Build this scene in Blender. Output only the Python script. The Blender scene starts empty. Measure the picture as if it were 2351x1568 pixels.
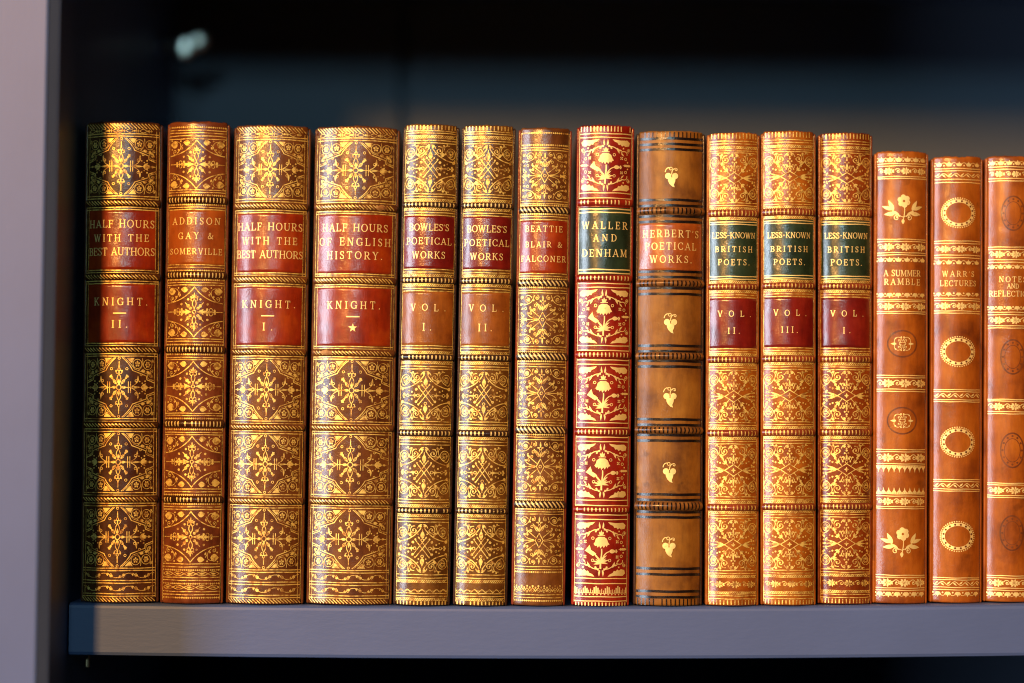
import bpy, math, random
from mathutils import Vector, Matrix, noise
from mathutils.geometry import tessellate_polygon

random.seed(7)
R = math.radians
SC = bpy.context.scene
COL = SC.collection

# ------------------------------------------------------------------ camera
W_PX, H_PX, F_PX = 2351.0, 1568.0, 4950.0      # the photograph's frame, in the units the layout was measured in
DIST = 0.90                                     # lens to the line of spines
PITCH, ROLL = R(2.5), R(0.30)
CAM_ROT = Matrix.Rotation(R(90) + PITCH, 3, 'X') @ Matrix.Rotation(ROLL, 3, 'Z')
CAM_LOC = Vector((0.0, -DIST, 0.0))
PX = DIST / F_PX                                # metres per measured unit on the spine line

cam_d = bpy.data.cameras.new('camera')
cam = bpy.data.objects.new('camera', cam_d)
COL.objects.link(cam)
cam.matrix_world = Matrix.Translation(CAM_LOC) @ CAM_ROT.to_4x4()
cam_d.sensor_width = 36.0
cam_d.lens = F_PX / W_PX * 36.0
cam_d.clip_start, cam_d.clip_end = 0.01, 50.0
cam_d.dof.use_dof = True
cam_d.dof.focus_distance = DIST + 0.001
cam_d.dof.aperture_fstop = 1.9
cam_d.dof.aperture_blades = 9
SC.camera = cam


def at(px, py, Y):
    """the point on the vertical plane y = Y that lies behind a measured position"""
    d = CAM_ROT @ Vector(((px - W_PX / 2) / F_PX, (H_PX / 2 - py) / F_PX, -1.0))
    return CAM_LOC + d * ((Y - CAM_LOC.y) / d.y)


# ------------------------------------------------------------------ light and exposure
world = bpy.data.worlds.new('World')
SC.world = world
world.use_nodes = True
bg = world.node_tree.nodes['Background']
bg.inputs['Color'].default_value = (0.35, 0.5, 0.9, 1)
bg.inputs['Strength'].default_value = 0.002
SC.view_settings.view_transform = 'Standard'
SC.view_settings.look = 'None'
SC.view_settings.exposure = 0.0
SC.view_settings.gamma = 1.0
SC.view_settings.use_curve_mapping = False
SC.render.engine = 'CYCLES'
SC.cycles.use_denoising = True
SC.cycles.filter_width = 1.1
SC.cycles.max_bounces = 6
SC.cycles.sample_clamp_indirect = 4.0


def area(name, loc, target, sx, sy, power, color, shape='RECTANGLE'):
    l = bpy.data.lights.new(name, 'AREA')
    l.shape, l.size, l.size_y = shape, sx, sy
    l.energy, l.color = power, color
    o = bpy.data.objects.new(name, l)
    COL.objects.link(o)
    o.location = loc
    o.rotation_euler = (Vector(target) - Vector(loc)).to_track_quat('-Z', 'Y').to_euler()
    return o


def polar(az, el, d, org=(0, 0, 0.03)):
    h = d * math.cos(R(el))
    return (org[0] - h * math.sin(R(az)), org[1] - h * math.cos(R(az)), org[2] + d * math.sin(R(el)))


area('warm_lamp', polar(20, 17.8, 4.0, (-0.12, 0, 0.03)), (-0.05, 0, 0.03), 0.36, 0.46, 222, (1.0, 0.47, 0.125))
area('window_light', polar(59, 8, 3.6), (0, 0, 0.03), 0.70, 2.8, 158, (0.72, 0.85, 1.0))
area('room_light', polar(3, 13.5, 2.6, (0, 0, 0.03)), (0, 0, 0.03), 0.40, 0.20, 12, (0.50, 0.85, 0.95))


# ------------------------------------------------------------------ materials
def node(nt, t, **kw):
    n = nt.nodes.new(t)
    for k, v in kw.items():
        if k.startswith('i_'):
            n.inputs[k[2:].replace('_', ' ')].default_value = v
        else:
            setattr(n, k, v)
    return n


def new_mat(name):
    m = bpy.data.materials.new(name)
    m.use_nodes = True
    nt = m.node_tree
    b = nt.nodes['Principled BSDF']
    return m, nt, b


def ramp(nt, src, stops):
    r = nt.nodes.new('ShaderNodeValToRGB')
    el = r.color_ramp.elements
    el[0].position, el[0].color = stops[0][0], (*stops[0][1], 1)
    el[1].position, el[1].color = stops[-1][0], (*stops[-1][1], 1)
    for p, c in stops[1:-1]:
        e = el.new(p)
        e.color = (*c, 1)
    nt.links.new(src, r.inputs['Fac'])
    return r.outputs['Color']


def tex_coord(nt, sx=1, sy=1, sz=1):
    tc = nt.nodes.new('ShaderNodeTexCoord')
    mp = nt.nodes.new('ShaderNodeMapping')
    mp.inputs['Scale'].default_value = (sx, sy, sz)
    oi = nt.nodes.new('ShaderNodeObjectInfo')
    ml = nt.nodes.new('ShaderNodeMath')
    ml.operation = 'MULTIPLY'
    ml.inputs[1].default_value = 37.0
    nt.links.new(oi.outputs['Random'], ml.inputs[0])
    nt.links.new(tc.outputs['Object'], mp.inputs['Vector'])
    nt.links.new(ml.outputs[0], mp.inputs['Location'])
    return mp.outputs['Vector']


def noise_tex(nt, vec, scale, detail=4, rough=0.55):
    n = nt.nodes.new('ShaderNodeTexNoise')
    n.inputs['Scale'].default_value = scale
    n.inputs['Detail'].default_value = detail
    n.inputs['Roughness'].default_value = rough
    nt.links.new(vec, n.inputs['Vector'])
    return n.outputs['Fac']


def leather(name, base, dark, light=None, rough=0.33, mottle=90.0, grain=0.34, spots=0.0, coat=0.6):
    """polished calf: mottled dye, fine grain, streaks along the height, scuffs"""
    m, nt, b = new_mat(name)
    v = tex_coord(nt)
    vs = tex_coord(nt, 1, 1, 0.22)
    light = light or tuple(c * 1.35 for c in base)
    c1 = ramp(nt, noise_tex(nt, v, mottle, 5, 0.6), [(0.30, dark), (0.5, base), (0.72, light)])
    c2 = ramp(nt, noise_tex(nt, vs, 420, 3, 0.6), [(0.25, (0.62, 0.58, 0.55)), (0.6, (1, 1, 1))])
    mx = node(nt, 'ShaderNodeMix', data_type='RGBA', blend_type='MULTIPLY')
    mx.inputs[0].default_value = 0.75
    nt.links.new(c1, mx.inputs[6])
    nt.links.new(c2, mx.inputs[7])
    col = mx.outputs[2]
    if spots:
        sp = ramp(nt, noise_tex(nt, v, 140, 2, 0.5), [(0.66, (0, 0, 0)), (0.72, (1, 1, 1))])
        m3 = node(nt, 'ShaderNodeMix', data_type='RGBA')
        ml = node(nt, 'ShaderNodeMath', operation='MULTIPLY')
        ml.inputs[1].default_value = spots
        nt.links.new(sp, ml.inputs[0])
        nt.links.new(ml.outputs[0], m3.inputs[0])
        nt.links.new(col, m3.inputs[6])
        m3.inputs[7].default_value = (*[c * 0.35 for c in dark], 1)
        col = m3.outputs[2]
    nt.links.new(col, b.inputs['Base Color'])
    rr = nt.nodes.new('ShaderNodeMapRange')
    nt.links.new(noise_tex(nt, v, 260, 4, 0.65), rr.inputs['Value'])
    rr.inputs['From Min'].default_value, rr.inputs['From Max'].default_value = 0.3, 0.7
    rr.inputs['To Min'].default_value, rr.inputs['To Max'].default_value = rough - 0.08, rough + 0.12
    nt.links.new(rr.outputs['Result'], b.inputs['Roughness'])
    bp = nt.nodes.new('ShaderNodeBump')
    bp.inputs['Strength'].default_value = grain
    bp.inputs['Distance'].default_value = 0.0002
    nt.links.new(noise_tex(nt, v, 1500, 4, 0.7), bp.inputs['Height'])
    nt.links.new(bp.outputs['Normal'], b.inputs['Normal'])
    b.inputs['Specular IOR Level'].default_value = 0.22
    b.inputs['Coat Weight'].default_value = coat
    b.inputs['Coat Roughness'].default_value = 0.16
    nt.links.new(bp.outputs['Normal'], b.inputs['Coat Normal'])
    return m


def gilt(name, col=(1.0, 0.72, 0.19), worn=(0.45, 0.22, 0.05), rough=0.42, wear=0.40):
    m, nt, b = new_mat(name)
    v = tex_coord(nt)
    c = ramp(nt, noise_tex(nt, v, 520, 4, 0.7), [(wear, worn), (wear + 0.13, col), (0.8, tuple(min(1, x * 1.12) for x in col))])
    nt.links.new(c, b.inputs['Base Color'])
    b.inputs['Metallic'].default_value = 0.45
    rr = nt.nodes.new('ShaderNodeMapRange')
    nt.links.new(noise_tex(nt, v, 700, 3, 0.6), rr.inputs['Value'])
    rr.inputs['To Min'].default_value, rr.inputs['To Max'].default_value = rough - 0.12, rough + 0.16
    nt.links.new(rr.outputs['Result'], b.inputs['Roughness'])
    return m


def paint(name, base, rough=0.5, brush=(0.3, 1, 1), tooth=0.18):
    """brushed eggshell paint on joinery"""
    m, nt, b = new_mat(name)
    v = tex_coord(nt)
    vs = tex_coord(nt, *brush)
    c = ramp(nt, noise_tex(nt, v, 14, 4, 0.6), [(0.3, tuple(x * 0.93 for x in base)), (0.7, tuple(x * 1.06 for x in base))])
    sp = ramp(nt, noise_tex(nt, v, 420, 2, 0.5), [(0.80, (0, 0, 0)), (0.83, (0.6, 0.6, 0.6))])
    sc = ramp(nt, noise_tex(nt, tex_coord(nt, 0.25, 1, 1), 130, 6, 0.75), [(0.62, (0, 0, 0)), (0.80, (0.22, 0.22, 0.22))])
    for fac, col in ((sc, tuple(x * 1.35 for x in base)), (sp, (0.42, 0.42, 0.42))):
        mx = node(nt, 'ShaderNodeMix', data_type='RGBA')
        nt.links.new(fac, mx.inputs[0])
        nt.links.new(c, mx.inputs[6])
        mx.inputs[7].default_value = (*col, 1)
        c = mx.outputs[2]
    nt.links.new(c, b.inputs['Base Color'])
    b.inputs['Roughness'].default_value = rough
    bp = nt.nodes.new('ShaderNodeBump')
    bp.inputs['Strength'].default_value = tooth
    bp.inputs['Distance'].default_value = 0.0003
    nt.links.new(noise_tex(nt, vs, 620, 3, 0.6), bp.inputs['Height'])
    nt.links.new(bp.outputs['Normal'], b.inputs['Normal'])
    return m


def metal(name, base, rough=0.25):
    m, nt, b = new_mat(name)
    v = tex_coord(nt)
    c = ramp(nt, noise_tex(nt, v, 200, 2), [(0.3, tuple(x * 0.85 for x in base)), (0.7, base)])
    nt.links.new(c, b.inputs['Base Color'])
    b.inputs['Metallic'].default_value = 1.0
    b.inputs['Roughness'].default_value = rough
    return m


def paper(name):
    m, nt, b = new_mat(name)
    v = tex_coord(nt, 1, 0.02, 0.02)
    c = ramp(nt, noise_tex(nt, v, 3000, 2), [(0.3, (0.30, 0.22, 0.12)), (0.7, (0.55, 0.44, 0.28))])
    nt.links.new(c, b.inputs['Base Color'])
    b.inputs['Roughness'].default_value = 0.8
    return m


M = {
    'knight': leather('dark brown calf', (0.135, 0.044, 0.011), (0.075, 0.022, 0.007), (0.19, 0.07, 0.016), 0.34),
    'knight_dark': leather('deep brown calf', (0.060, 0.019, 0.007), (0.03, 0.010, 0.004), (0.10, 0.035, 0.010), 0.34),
    'addison': leather('russet calf', (0.17, 0.045, 0.016), (0.085, 0.022, 0.009), (0.25, 0.075, 0.02), 0.32),
    'bowles': leather('olive brown calf', (0.13, 0.052, 0.010), (0.06, 0.025, 0.006), (0.21, 0.09, 0.016), 0.30),
    'bowles_plain': leather('chestnut calf', (0.27, 0.08, 0.011), (0.16, 0.04, 0.007), (0.36, 0.12, 0.018), 0.33),
    'beattie': leather('brown calf', (0.15, 0.052, 0.012), (0.075, 0.026, 0.008), (0.23, 0.09, 0.02), 0.31),
    'waller': leather('crimson calf', (0.25, 0.015, 0.006), (0.14, 0.008, 0.005), (0.34, 0.03, 0.008), 0.30),
    'herbert': leather('tan calf', (0.25, 0.10, 0.013), (0.12, 0.042, 0.008), (0.34, 0.155, 0.022), 0.52, 60, 0.35, 0.45, 0.2),
    'herbert_band': leather('rubbed tan calf band', (0.21, 0.082, 0.016), (0.08, 0.03, 0.009), (0.32, 0.15, 0.035), 0.45, 300),
    'british': leather('golden brown calf', (0.33, 0.088, 0.008), (0.19, 0.042, 0.005), (0.44, 0.145, 0.014), 0.29),
    'british_red': leather('amber brown calf', (0.23, 0.044, 0.006), (0.12, 0.020, 0.004), (0.32, 0.075, 0.010), 0.29),
    'ramble': leather('chestnut polished calf', (0.33, 0.085, 0.007), (0.16, 0.034, 0.005), (0.43, 0.13, 0.012), 0.40, 55, 0.3, 0.3, 0.5),
    'band_red': leather('red brown calf band', (0.22, 0.04, 0.014), (0.12, 0.02, 0.009), None, 0.32),
    'band_dark': leather('near black calf band', (0.045, 0.02, 0.012), (0.02, 0.01, 0.008), None, 0.34),
    'red': leather('red label leather', (0.26, 0.024, 0.004), (0.16, 0.012, 0.003), (0.36, 0.055, 0.005), 0.33, 70, 0.3, 0, 1.0),
    'maroon': leather('maroon label leather', (0.17, 0.010, 0.006), (0.10, 0.006, 0.005), (0.24, 0.020, 0.008), 0.31, 70, 0.3, 0, 1.0),
    'orange': leather('orange label leather', (0.36, 0.085, 0.012), (0.22, 0.045, 0.008), (0.42, 0.11, 0.013), 0.33, 70, 0.3, 0, 1.0),
    'green': leather('bottle green label leather', (0.022, 0.040, 0.020), (0.012, 0.022, 0.013), (0.045, 0.06, 0.025), 0.29, 70, 0.3, 0, 1.0),
    'gilt': gilt('gold tooling'),
    'gilt_worn': gilt('rubbed gold tooling', (0.9, 0.55, 0.15), (0.4, 0.17, 0.04), 0.46, 0.42),
    'gilt_bright': gilt('bright gold tooling', (1.0, 0.74, 0.28), (0.75, 0.44, 0.12), 0.45, 0.27),
    'ink': leather('black fillet', (0.012, 0.007, 0.006), (0.006, 0.004, 0.004), (0.02, 0.012, 0.01), 0.26),
    'stain': leather('darkened leather stamp', (0.16, 0.045, 0.012), (0.10, 0.026, 0.009), (0.24, 0.07, 0.016), 0.42),
    'scuff': leather('scuffed bare leather', (0.36, 0.17, 0.05), (0.2, 0.08, 0.025), (0.5, 0.28, 0.1), 0.6, 300, 0.5, 0, 0.0),
    'paper': paper('page edges'),
    'paint': paint('blue grey paint', (0.060, 0.098, 0.228)),
    'paint_upright': paint('blue grey paint brushed upright', (0.060, 0.098, 0.228), 0.5, (1, 1, 0.25), 0.10),
    'paint_back': paint('dark blue paint', (0.060, 0.085, 0.135), 0.6),
    'steel': metal('nickel plate', (0.95, 0.92, 0.85), 0.33),
    'brass': metal('dull brass', (0.7, 0.5, 0.3), 0.4),
}


# ------------------------------------------------------------------ mesh helpers
def link_mesh(name, verts, faces, mats, idx=None, parent=None, smooth=True):
    me = bpy.data.meshes.new(name)
    me.from_pydata([tuple(v) for v in verts], [], faces)
    for m in mats:
        me.materials.append(m)
    if idx:
        me.polygons.foreach_set('material_index', idx)
    if smooth:
        me.polygons.foreach_set('use_smooth', [True] * len(faces))
    me.update()
    o = bpy.data.objects.new(name, me)
    COL.objects.link(o)
    if parent:
        o.parent = parent
    return o


def empty(name, label, cat, group=None):
    o = bpy.data.objects.new(name, None)
    o.empty_display_size = 0.02
    COL.objects.link(o)
    o['label'], o['category'] = label, cat
    if group:
        o['group'] = group
    return o


def box_mesh(name, lo, hi, mat, parent=None, bevel=0.0008, seg=2):
    x0, y0, z0 = lo
    x1, y1, z1 = hi
    v = [(x0, y0, z0), (x1, y0, z0), (x1, y1, z0), (x0, y1, z0), (x0, y0, z1), (x1, y0, z1), (x1, y1, z1), (x0, y1, z1)]
    f = [(0, 3, 2, 1), (4, 5, 6, 7), (0, 1, 5, 4), (1, 2, 6, 5), (2, 3, 7, 6), (3, 0, 4, 7)]
    o = link_mesh(name, v, f, [mat], None, parent, False)
    if bevel:
        b = o.modifiers.new('edge', 'BEVEL')
        b.width, b.segments = bevel, seg
    return o


# ------------------------------------------------------------------ 2D pen for gold tooling (units: measured px; x along the arc, y down)
STEP = 4.0


class Pen:
    def __init__(s):
        s.V, s.F, s.K, s.MI = [], [], [], []        # vertices (x, y), faces, level of each vertex, material slot per face
        s.o = (0, 0, 1, 1)
        s.mat = 0
        s.wk = 0.76
        s.base = 0.00007

    def at(s, ox, oy, sx=1.0, sy=None):
        s.o = (ox, oy, sx, sx if sy is None else sy)
        return s

    def tp(s, p):
        return (s.o[0] + p[0] * s.o[2], s.o[1] + p[1] * s.o[3])

    def _add(s, verts, faces):
        n = len(s.V)
        lev = s.base + random.random() * 0.00004
        s.V += verts
        s.K += [lev] * len(verts)
        s.F += [tuple(i + n for i in f) for f in faces]
        s.MI += [s.mat] * len(faces)

    def stroke(s, pts, w=3.0, w1=None, closed=False, raw=False):
        p = [q if raw else s.tp(q) for q in pts]
        if closed:
            p = p + [p[0]]
        # resample
        out = [p[0]]
        for a, b in zip(p, p[1:]):
            d = math.hypot(b[0] - a[0], b[1] - a[1])
            k = max(1, int(math.ceil(d / STEP)))
            for i in range(1, k + 1):
                t = i / k
                out.append((a[0] + (b[0] - a[0]) * t, a[1] + (b[1] - a[1]) * t))
        p = out
        n = len(p)
        if n < 2:
            return
        V, F = [], []
        for i in range(n):
            if closed:
                a, b = p[(i - 1) % (n - 1)], p[(i + 1) % (n - 1)]
            else:
                a, b = p[max(0, i - 1)], p[min(n - 1, i + 1)]
            dx, dy = b[0] - a[0], b[1] - a[1]
            l = math.hypot(dx, dy) or 1
            nx, ny = -dy / l, dx / l
            t = i / (n - 1)
            if callable(w):
                ww = w(t)
            else:
                ww = w if w1 is None else w + (w1 - w) * t
            ww *= 0.5 * s.wk
            V += [(p[i][0] + nx * ww, p[i][1] + ny * ww), (p[i][0] - nx * ww, p[i][1] - ny * ww)]
            if i:
                F.append((2 * i - 2, 2 * i - 1, 2 * i + 1, 2 * i))
        s._add(V, F)

    def poly(s, pts, raw=False):
        p = [q if raw else s.tp(q) for q in pts]
        tris = tessellate_polygon([[Vector((q[0], q[1], 0)) for q in p]])
        V, F = list(p), []
        stack = [tuple(t) for t in tris]
        while stack:
            a, b, c = stack.pop()
            es = sorted([(math.dist(V[a], V[b]), a, b, c), (math.dist(V[b], V[c]), b, c, a), (math.dist(V[c], V[a]), c, a, b)])
            L, i, j, k = es[2]
            if L > 6.5:
                V.append(((V[i][0] + V[j][0]) / 2, (V[i][1] + V[j][1]) / 2))
                m = len(V) - 1
                stack += [(i, m, k), (m, j, k)]
            else:
                F.append((a, b, c))
        s._add(V, F)

    def dot(s, x, y, r, n=9):
        c = s.tp((x, y))
        s.poly([(c[0] + r * math.cos(6.2832 * i / n), c[1] + r * math.sin(6.2832 * i / n)) for i in range(n)], True)

    def ring(s, x, y, r, w=2.2, ry=None, n=16):
        c = s.tp((x, y))
        ry = ry or r
        s.stroke([(c[0] + r * math.cos(6.2832 * i / n), c[1] + ry * math.sin(6.2832 * i / n)) for i in range(n)], w, None, True, True)

    def arc(s, x, y, rx, ry, a0, a1, w=2.5, n=12, w1=None):
        s.stroke([(x + rx * math.cos(R(a0 + (a1 - a0) * i / n)), y + ry * math.sin(R(a0 + (a1 - a0) * i / n))) for i in range(n + 1)], w, w1)

    def bez(s, a, b, c, d, w=2.6, w1=None, n=14):
        s.stroke([bez(a, b, c, d, i / n) for i in range(n + 1)], w, w1)

    def spiral(s, x, y, r, turns, a0, sgn=1, w=2.4, r1=0.12):
        n = int(16 * turns) + 2
        pts = []
        for i in range(n + 1):
            t = i / n
            rr = r * (1 - t) + r * r1 * t
            a = R(a0) + sgn * t * turns * 6.2832
            pts.append((x + rr * math.cos(a), y + rr * math.sin(a)))
        s.stroke(pts, w, w * 0.8)
        s.dot(pts[-1][0], pts[-1][1], w * 0.9, 7)

    def leaf(s, x, y, ang, ln, wd, bend=0.0):
        """a filled pointed leaf starting at x, y"""
        ca, sa = math.cos(R(ang)), math.sin(R(ang))
        up, dn = [], []
        n = 6
        for i in range(n + 1):
            t = i / n
            h = wd * 0.5 * math.sin(math.pi * t ** 0.8)
            cx, cy = ln * t, bend * ln * t * t
            up.append((x + ca * cx - sa * (cy + h), y + sa * cx + ca * (cy + h)))
            if 0 < i < n:
                dn.append((x + ca * cx - sa * (cy - h), y + sa * cx + ca * (cy - h)))
        s.poly(up + dn[::-1])

    def almond(s, x, y, ang, ln, wd, w=2.2):
        ca, sa = math.cos(R(ang)), math.sin(R(ang))
        pts = []
        n = 7
        for sg in (1, -1):
            for i in range(n):
                t = i / n if sg > 0 else 1 - i / n
                h = sg * wd * 0.5 * math.sin(math.pi * t)
                pts.append((x + ca * ln * t - sa * h, y + sa * ln * t + ca * h))
        s.stroke(pts, w, None, True)

    def flower(s, x, y, r, n=6, a0=0.0, core=0.28):
        for i in range(n):
            a = a0 + 360.0 * i / n
            s.leaf(x + core * r * math.cos(R(a)), y + core * r * math.sin(R(a)), a, r * (1 - core), r * 0.62)
        s.dot(x, y, r * core * 0.75 * abs(s.o[2]), 7)

    def trefoil(s, x, y, ang, r):
        for d in (-62, 0, 62):
            a = R(ang + d)
            s.dot(x + r * math.cos(a), y + r * math.sin(a), r * 0.72 * abs(s.o[2]), 8)
        s.stroke([(x - r * 0.6 * math.cos(R(ang)), y - r * 0.6 * math.sin(R(ang))), (x, y)], r * 0.7 * abs(s.o[2]))


def bez(a, b, c, d, t):
    u = 1 - t
    return tuple(u ** 3 * a[k] + 3 * u * u * t * b[k] + 3 * u * t * t * c[k] + t ** 3 * d[k] for k in (0, 1))


def quad(fn):
    """draw fn for the four mirrored corners"""
    for sx in (1, -1):
        for sy in (1, -1):
            fn(sx, sy)


def mirrored(pen, sx, sy):
    o = pen.o
    return (o[0], o[1], o[2] * sx, o[3] * sy)


# ------------------------------------------------------------------ serif capitals, cap height 1, y up
TH, TN = 0.155, 0.075


def glyph(ch):
    """(advance width, list of (polyline, widths))"""
    g = []

    def seg(x0, y0, x1, y1, w):
        g.append(([(x0, y0), (x1, y1)], w))

    def serif(x, y, l=0.30):
        seg(x - l / 2, y + (0.03 if y < 0.5 else -0.03), x + l / 2, y + (0.03 if y < 0.5 else -0.03), 0.065)

    def stem(x, y0=0.0, y1=1.0, w=TH, sb=True, st=True):
        seg(x, y0, x, y1, w)
        if sb:
            serif(x, y0)
        if st:
            serif(x, y1)

    def arc(cx, cy, rx, ry, a0, a1, n=12, mx=TH, mn=TN):
        pts = [(cx + rx * math.cos(R(a0 + (a1 - a0) * i / n)), cy + ry * math.sin(R(a0 + (a1 - a0) * i / n))) for i in range(n + 1)]
        g.append((pts, lambda t: mn + (mx - mn) * abs(math.cos(R(a0 + (a1 - a0) * t))) ** 1.3))

    w = 0.75
    if ch == 'A':
        w = 0.86; seg(0.12, 0, 0.43, 1, TN); seg(0.42, 1, 0.74, 0, TH); seg(0.24, 0.34, 0.62, 0.34, TN); serif(0.12, 0, 0.26); serif(0.75, 0, 0.28)
    elif ch == 'B':
        w = 0.74; stem(0.18); seg(0.18, 0.965, 0.40, 0.965, TN); arc(0.40, 0.75, 0.20, 0.215, 90, -90); seg(0.18, 0.53, 0.42, 0.53, TN); arc(0.42, 0.28, 0.24, 0.245, 90, -90); seg(0.18, 0.035, 0.42, 0.035, TN)
    elif ch == 'C':
        w = 0.78; arc(0.44, 0.5, 0.36, 0.47, 42, 318); seg(0.71, 0.66, 0.71, 0.98, 0.06); seg(0.71, 0.05, 0.71, 0.28, 0.05)
    elif ch == 'D':
        w = 0.84; stem(0.18); seg(0.18, 0.965, 0.40, 0.965, TN); arc(0.40, 0.5, 0.36, 0.465, 90, -90); seg(0.18, 0.035, 0.40, 0.035, TN)
    elif ch in 'EF':
        w = 0.70; stem(0.18); seg(0.18, 0.965, 0.62, 0.965, TN); seg(0.61, 0.76, 0.61, 0.97, 0.07); seg(0.18, 0.52, 0.50, 0.52, TN); seg(0.50, 0.40, 0.50, 0.64, 0.06)
        if ch == 'E':
            seg(0.18, 0.035, 0.64, 0.035, TN); seg(0.64, 0.03, 0.64, 0.26, 0.07)
    elif ch == 'G':
        w = 0.84; arc(0.44, 0.5, 0.36, 0.47, 42, 330); seg(0.72, 0.66, 0.72, 0.98, 0.06); seg(0.72, 0.05, 0.72, 0.42, TH); seg(0.55, 0.42, 0.86, 0.42, 0.065)
    elif ch == 'H':
        w = 0.90; stem(0.18); stem(0.72); seg(0.18, 0.5, 0.72, 0.5, TN)
    elif ch == 'I':
        w = 0.38; stem(0.19)
    elif ch == 'K':
        w = 0.86; stem(0.18); seg(0.20, 0.40, 0.66, 0.97, TN); seg(0.36, 0.56, 0.72, 0.03, TH); serif(0.66, 1, 0.24); serif(0.74, 0, 0.26)
    elif ch == 'L':
        w = 0.70; stem(0.18); seg(0.18, 0.035, 0.64, 0.035, TN); seg(0.64, 0.03, 0.64, 0.30, 0.07)
    elif ch == 'M':
        w = 1.04; stem(0.16, w=TN); seg(0.18, 1, 0.50, 0.08, TH); seg(0.50, 0.08, 0.82, 1, TN); stem(0.86)
    elif ch == 'N':
        w = 0.90; stem(0.16, w=TN, st=False); seg(0.06, 0.97, 0.2, 0.97, 0.065); seg(0.17, 1, 0.72, 0.02, TH); stem(0.73, w=TN, sb=False)
    elif ch == 'O':
        w = 0.90; arc(0.45, 0.5, 0.36, 0.47, 0, 360, 20)
    elif ch in 'PR':
        w = 0.72 if ch == 'P' else 0.82
        stem(0.18); seg(0.18, 0.965, 0.40, 0.965, TN); arc(0.40, 0.72, 0.22, 0.245, 90, -90); seg(0.18, 0.475, 0.40, 0.475, TN)
        if ch == 'R':
            seg(0.38, 0.48, 0.70, 0.02, TH); serif(0.74, 0, 0.2)
    elif ch == 'S':
        w = 0.64
        pts = [(0.52, 0.80), (0.46, 0.93), (0.32, 0.97), (0.18, 0.92), (0.12, 0.78), (0.17, 0.64), (0.32, 0.53), (0.47, 0.42), (0.54, 0.27), (0.49, 0.10), (0.33, 0.03), (0.18, 0.08), (0.11, 0.22)]
        g.append((pts, lambda t: TN + 0.085 * math.sin(math.pi * t) ** 1.5)); seg(0.53, 0.72, 0.53, 0.97, 0.055); seg(0.10, 0.03, 0.10, 0.28, 0.055)
    elif ch == 'T':
        w = 0.78; stem(0.39, st=False); seg(0.08, 0.965, 0.70, 0.965, TN); seg(0.09, 0.74, 0.09, 0.97, 0.065); seg(0.69, 0.74, 0.69, 0.97, 0.065)
    elif ch == 'U':
        w = 0.88; seg(0.18, 0.32, 0.18, 1, TH); serif(0.18, 1); seg(0.72, 0.32, 0.72, 1, TN); serif(0.72, 1, 0.24)
        g.append(([(0.45 + 0.27 * math.cos(R(180 + 15 * i)), 0.33 + 0.30 * math.sin(R(180 + 15 * i))) for i in range(13)], lambda t: TH + (TN - TH) * t))
    elif ch == 'V':
        w = 0.84; seg(0.14, 1, 0.43, 0.0, TH); seg(0.43, 0.0, 0.70, 1, TN); serif(0.14, 1, 0.28); serif(0.70, 1, 0.22)
    elif ch == 'W':
        w = 1.14; seg(0.13, 1, 0.36, 0.0, TH); seg(0.36, 0.0, 0.58, 1, TN); seg(0.56, 1, 0.78, 0.0, TH); seg(0.78, 0.0, 1.0, 1, TN); serif(0.13, 1, 0.26); serif(1.0, 1, 0.2); serif(0.57, 1, 0.22)
    elif ch == 'Y':
        w = 0.82; seg(0.13, 1, 0.41, 0.47, TH); seg(0.41, 0.47, 0.68, 1, TN); stem(0.41, 0, 0.5, st=False); serif(0.13, 1, 0.26); serif(0.68, 1, 0.22)
    elif ch == '&':
        w = 0.92; pts = [(0.84, 0.52), (0.72, 0.26), (0.52, 0.05), (0.28, 0.03), (0.13, 0.17), (0.16, 0.36), (0.34, 0.52), (0.50, 0.66), (0.54, 0.84), (0.42, 0.96), (0.28, 0.88), (0.28, 0.70), (0.44, 0.44), (0.62, 0.18), (0.80, 0.03), (0.90, 0.08)]
        g.append((pts, lambda t: 0.09 + 0.05 * abs(math.sin(5 * t)))); seg(0.72, 0.52, 0.94, 0.52, 0.06)
    elif ch == '.':
        w = 0.28; seg(0.07, 0.085, 0.21, 0.085, 0.15)
    elif ch == "'":
        w = 0.22; seg(0.12, 0.98, 0.08, 0.70, 0.10)
    elif ch == '-':
        w = 0.50; seg(0.08, 0.46, 0.42, 0.46, 0.09)
    else:
        w = 0.45
    return w, g


def text(pen, s, cx, y, cap, width, bold=1.0):
    """a line of capitals centred on cx, baseline-centre at y, spread to width by letter spacing"""
    gl = [glyph(c) for c in s]
    nat = sum(w for w, _ in gl)
    kx = 1.0
    gap = (width / cap - nat) / max(1, len(s) - 1)
    if gap < 0.02:                          # too tight: condense the letters instead
        kx = (width / cap - 0.02 * (len(s) - 1)) / nat
        gap = 0.02
    x = -width / 2
    for w, g in gl:
        jy = random.uniform(-0.35, 0.35)
        js = random.uniform(0.97, 1.03)
        for pts, ww in g:
            q = [(cx + x + px * cap * kx, y + jy - (py - 0.5) * cap * js) for px, py in pts]
            if callable(ww):
                pen.stroke(q, (lambda f: (lambda t: max(1.5, f(t) * cap * bold)))(ww), None, False, True)
            else:
                pen.stroke(q, max(1.5, ww * cap * bold), None, False, True)
        x += (w * kx + gap) * cap


# ------------------------------------------------------------------ borders that run across a spine: y in px, a = half arc width
def line(p, y, a, w=3.0):
    n = 24
    ph = random.random() * 6
    p.stroke([(-a + 2 * a * i / n, y + 0.35 * math.sin(ph + i * 0.5)) for i in range(n + 1)], w, None, False, True)


def hatch(p, y0, y1, a, pitch=7.0, lean=1.0, w=2.8):
    x = -a
    h = y1 - y0
    while x < a - 1:
        xa, xb = x, x + lean * h
        if xb < a + 2 and xb > -a - 2:
            p.stroke([(xa, y0), (xb, y1)], w, None, False, True)
        x += pitch


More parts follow.
